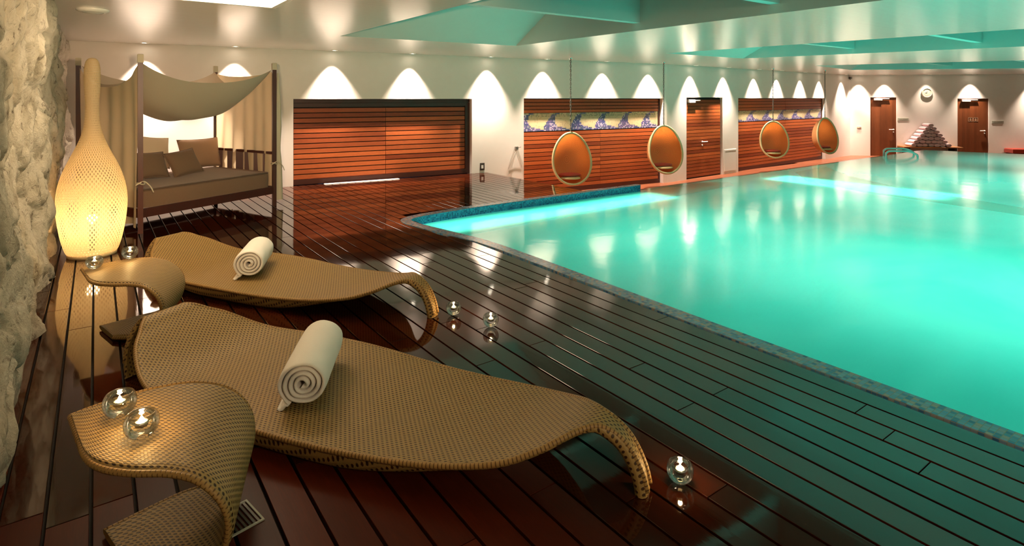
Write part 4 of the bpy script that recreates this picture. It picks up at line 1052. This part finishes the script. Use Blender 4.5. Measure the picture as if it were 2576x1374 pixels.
# ------------------------------------------------------------------ rolled white towels on the loungers
def big_towel(label, p0, p1, r):
    p0 = Vector(p0); p1 = Vector(p1); d = p1 - p0; ln = d.length
    mb = MB(); turns = 4.0; n = 150; pts = []
    tht = .020 * r / .11
    for i in range(n + 1):
        f = i / n; a = -math.pi / 2 - .6 + turns * 2 * math.pi * (1 - f); rr = .012 + (r - .012) * (1 - f)
        pts.append((rr * math.cos(a) * 1.02, rr * math.sin(a) * .97))
    tail = [(pts[0][0] - .055 * k / 6 * r / .11, -r * .99 + .002 + .012 * math.sin(k)) for k in range(6, 0, -1)]
    pts = tail + pts
    nv = 30; hw = ln / 2
    P = []
    for i, (x, z) in enumerate(pts):
        a = Vector(pts[max(i - 1, 0)]); b = Vector(pts[min(i + 1, len(pts) - 1)]); t_ = (b - a).normalized(); nn = Vector((-t_.y, t_.x))
        P.append((Vector((x, z)), nn))
    rnd = random.Random(3)
    edge_in = [0.010 * noise.noise(Vector((i * .09, 2.0, 0))) for i in range(len(pts))]
    def fn(i, v, sg):
        p, nn = P[i]; e = 1 - abs(2 * v - 1) ** 10
        t2 = tht * .60 * (0.30 + .70 * min(1.0, math.sqrt(max(0, e)) + .0))
        if i == 0: t2 *= .3
        q = p + nn * t2 * sg
        y = -hw + 2 * hw * v; y += edge_in[i] * (2 * v - 1) * abs(2 * v - 1) ** 4
        w_ = .0035 * noise.noise(Vector((q.x * 16, y * 14, q.y * 16)))
        return Vector((q.x + w_, y, q.y + w_))
    m = len(pts); vs = [k / nv for k in range(nv + 1)]
    for k in range(len(vs)):
        v = vs[k]; vs[k] = .5 + .5 * math.copysign(abs(2 * v - 1) ** .6, 2 * v - 1)
    for sg in (1, -1):
        o = mb.add([fn(i, v, sg) for i in range(m) for v in vs]); q = len(vs)
        for i in range(m - 1):
            for j in range(q - 1):
                f = (o + i * q + j, o + i * q + j + 1, o + (i + 1) * q + j + 1, o + (i + 1) * q + j)
                mb.face(f if sg > 0 else f[::-1], 0, None, .5, True)
        if sg > 0: oa = o
    q = len(vs)
    for i in range(m - 1):
        for j in (0, q - 1): mb.face((oa + i * q + j, oa + (i + 1) * q + j, o + (i + 1) * q + j, o + i * q + j), 0, None, .5, True)
    for j in range(q - 1): mb.face((oa + j, oa + j + 1, o + j + 1, o + j)); 
    c = (p0 + p1) / 2
    rz = math.atan2(d.y, d.x) - math.pi / 2; tiltx = math.atan2(d.z, math.hypot(d.x, d.y))
    ob = mb.build('rolled_bath_towel', M['towel'], None, (c.x, c.y, c.z), (tiltx, 0, rz), merge=True)
    return tag(ob, label, 'towel', 'rolled white towels on the loungers')
big_towel('rolled white towel on the foreground sun lounger', (.765, 2.685, .213), (1.005, 3.125, .222), .105)
big_towel('rolled white towel on the farther sun lounger', (.975, 4.87, .217), (1.16, 5.30, .225), .108)

# ------------------------------------------------------------------ glass candle holders with tealights
def make_candle(label, x, y, z, tilt=(0, 0), power=1.0, k=1.0, lit=True, proto=[]):
    t = thing('candle_holder', label, 'candle', (x, y, z), random.uniform(0, 6), 'glass tealight holders')
    t.rotation_euler = (tilt[0], tilt[1], t.rotation_euler.z); t.scale = (k, k, k)
    if not proto:
        r = .053
        out = [(r * math.sin(a), r - r * .98 * math.cos(a)) for a in [math.pi * q / 24 * .70 for q in range(3, 25)]]
        out = [(0, .0006), (.012, .0006)] + out
        rim_r, rim_z = out[-1]
        inn = [(rim_r - .003, rim_z + .002), (rim_r - .006, rim_z)] + [((rim_r + .001) * math.cos(a) * .9, rim_z - .040 * math.sin(a)) for a in [math.pi / 2 * q / 8 for q in range(1, 9)]]
        mb = MB(); mb.lathe(out + inn, 36); g = mb.build('glass_bowl', M['glass'], t)
        mb = MB(); mb.lathe([(0, .043), (.0195, .043), (.0195, .058), (.018, .058), (.018, .054)], 20); c = mb.build('tealight_cup', M['tin'], t)
        mb = MB(); mb.lathe([(.018, .055), (.01, .0545), (0, .0545)], 16); w = mb.build('wax', M['wax'], t)
        mb = MB(); mb.lathe([(0, .056), (.006, .058), (.0075, .062), (.0052, .068), (.002, .074), (0, .077)], 12); f = mb.build('flame', M['flame'], t)
        proto += [g, c, w, f]
    else:
        for p in proto: o = p.copy(); o.parent = t; COL.objects.link(o)
    light('candle_glow', 'POINT', (x, y, z + .078 * k), power, (1.0, .58, .22), size=.008)
make_candle('glass candle holder on the front side table, farther from the camera', .07, 2.475, .388, power=.9)
make_candle('glass candle holder on the front side table, nearest the camera', .125, 2.285, .384, power=1.3)
make_candle('glass candle holder on the farther side table, near its pointed left end', -.005, 4.715, .387, power=.9, k=.95)
make_candle('glass candle holder on the farther side table, close to the lounger', .195, 4.815, .400, power=.9, k=.95)
make_candle('lit glass candle holder alone on the deck, beside the front lounger foot', 1.87, 1.455, .002, power=1.2, k=.98)
make_candle('lit glass candle holder on the deck, just beside the foot of the farther lounger', 2.03, 3.505, .002, power=1.2)
make_candle('lit glass candle holder on the deck, the one nearer the pool of two', 2.125, 3.18, .002, power=1.0)

# small grate let into the deck behind the front side table
t = thing('floor_grate', 'small dark slotted grate in the deck beside the front side table', 'grate', (.405, 2.262, .0005), R(12))
mb = MB()
for a, b in (((-.075, -.075), (.075, -.068)), ((-.075, .068), (.075, .075)), ((-.075, -.068), (-.068, .068)), ((.068, -.068), (.075, .068))): mb.box((a[0], a[1], 0), (b[0], b[1], .005))
mb.build('grate_frame', M['sign_mark'], t)
mb = MB()
for i in range(9): mb.box((-.064 + i * .0148, -.067, 0), (-.056 + i * .0148, .067, .004))
mb.build('grate_bars', M['dark_plastic'], t)
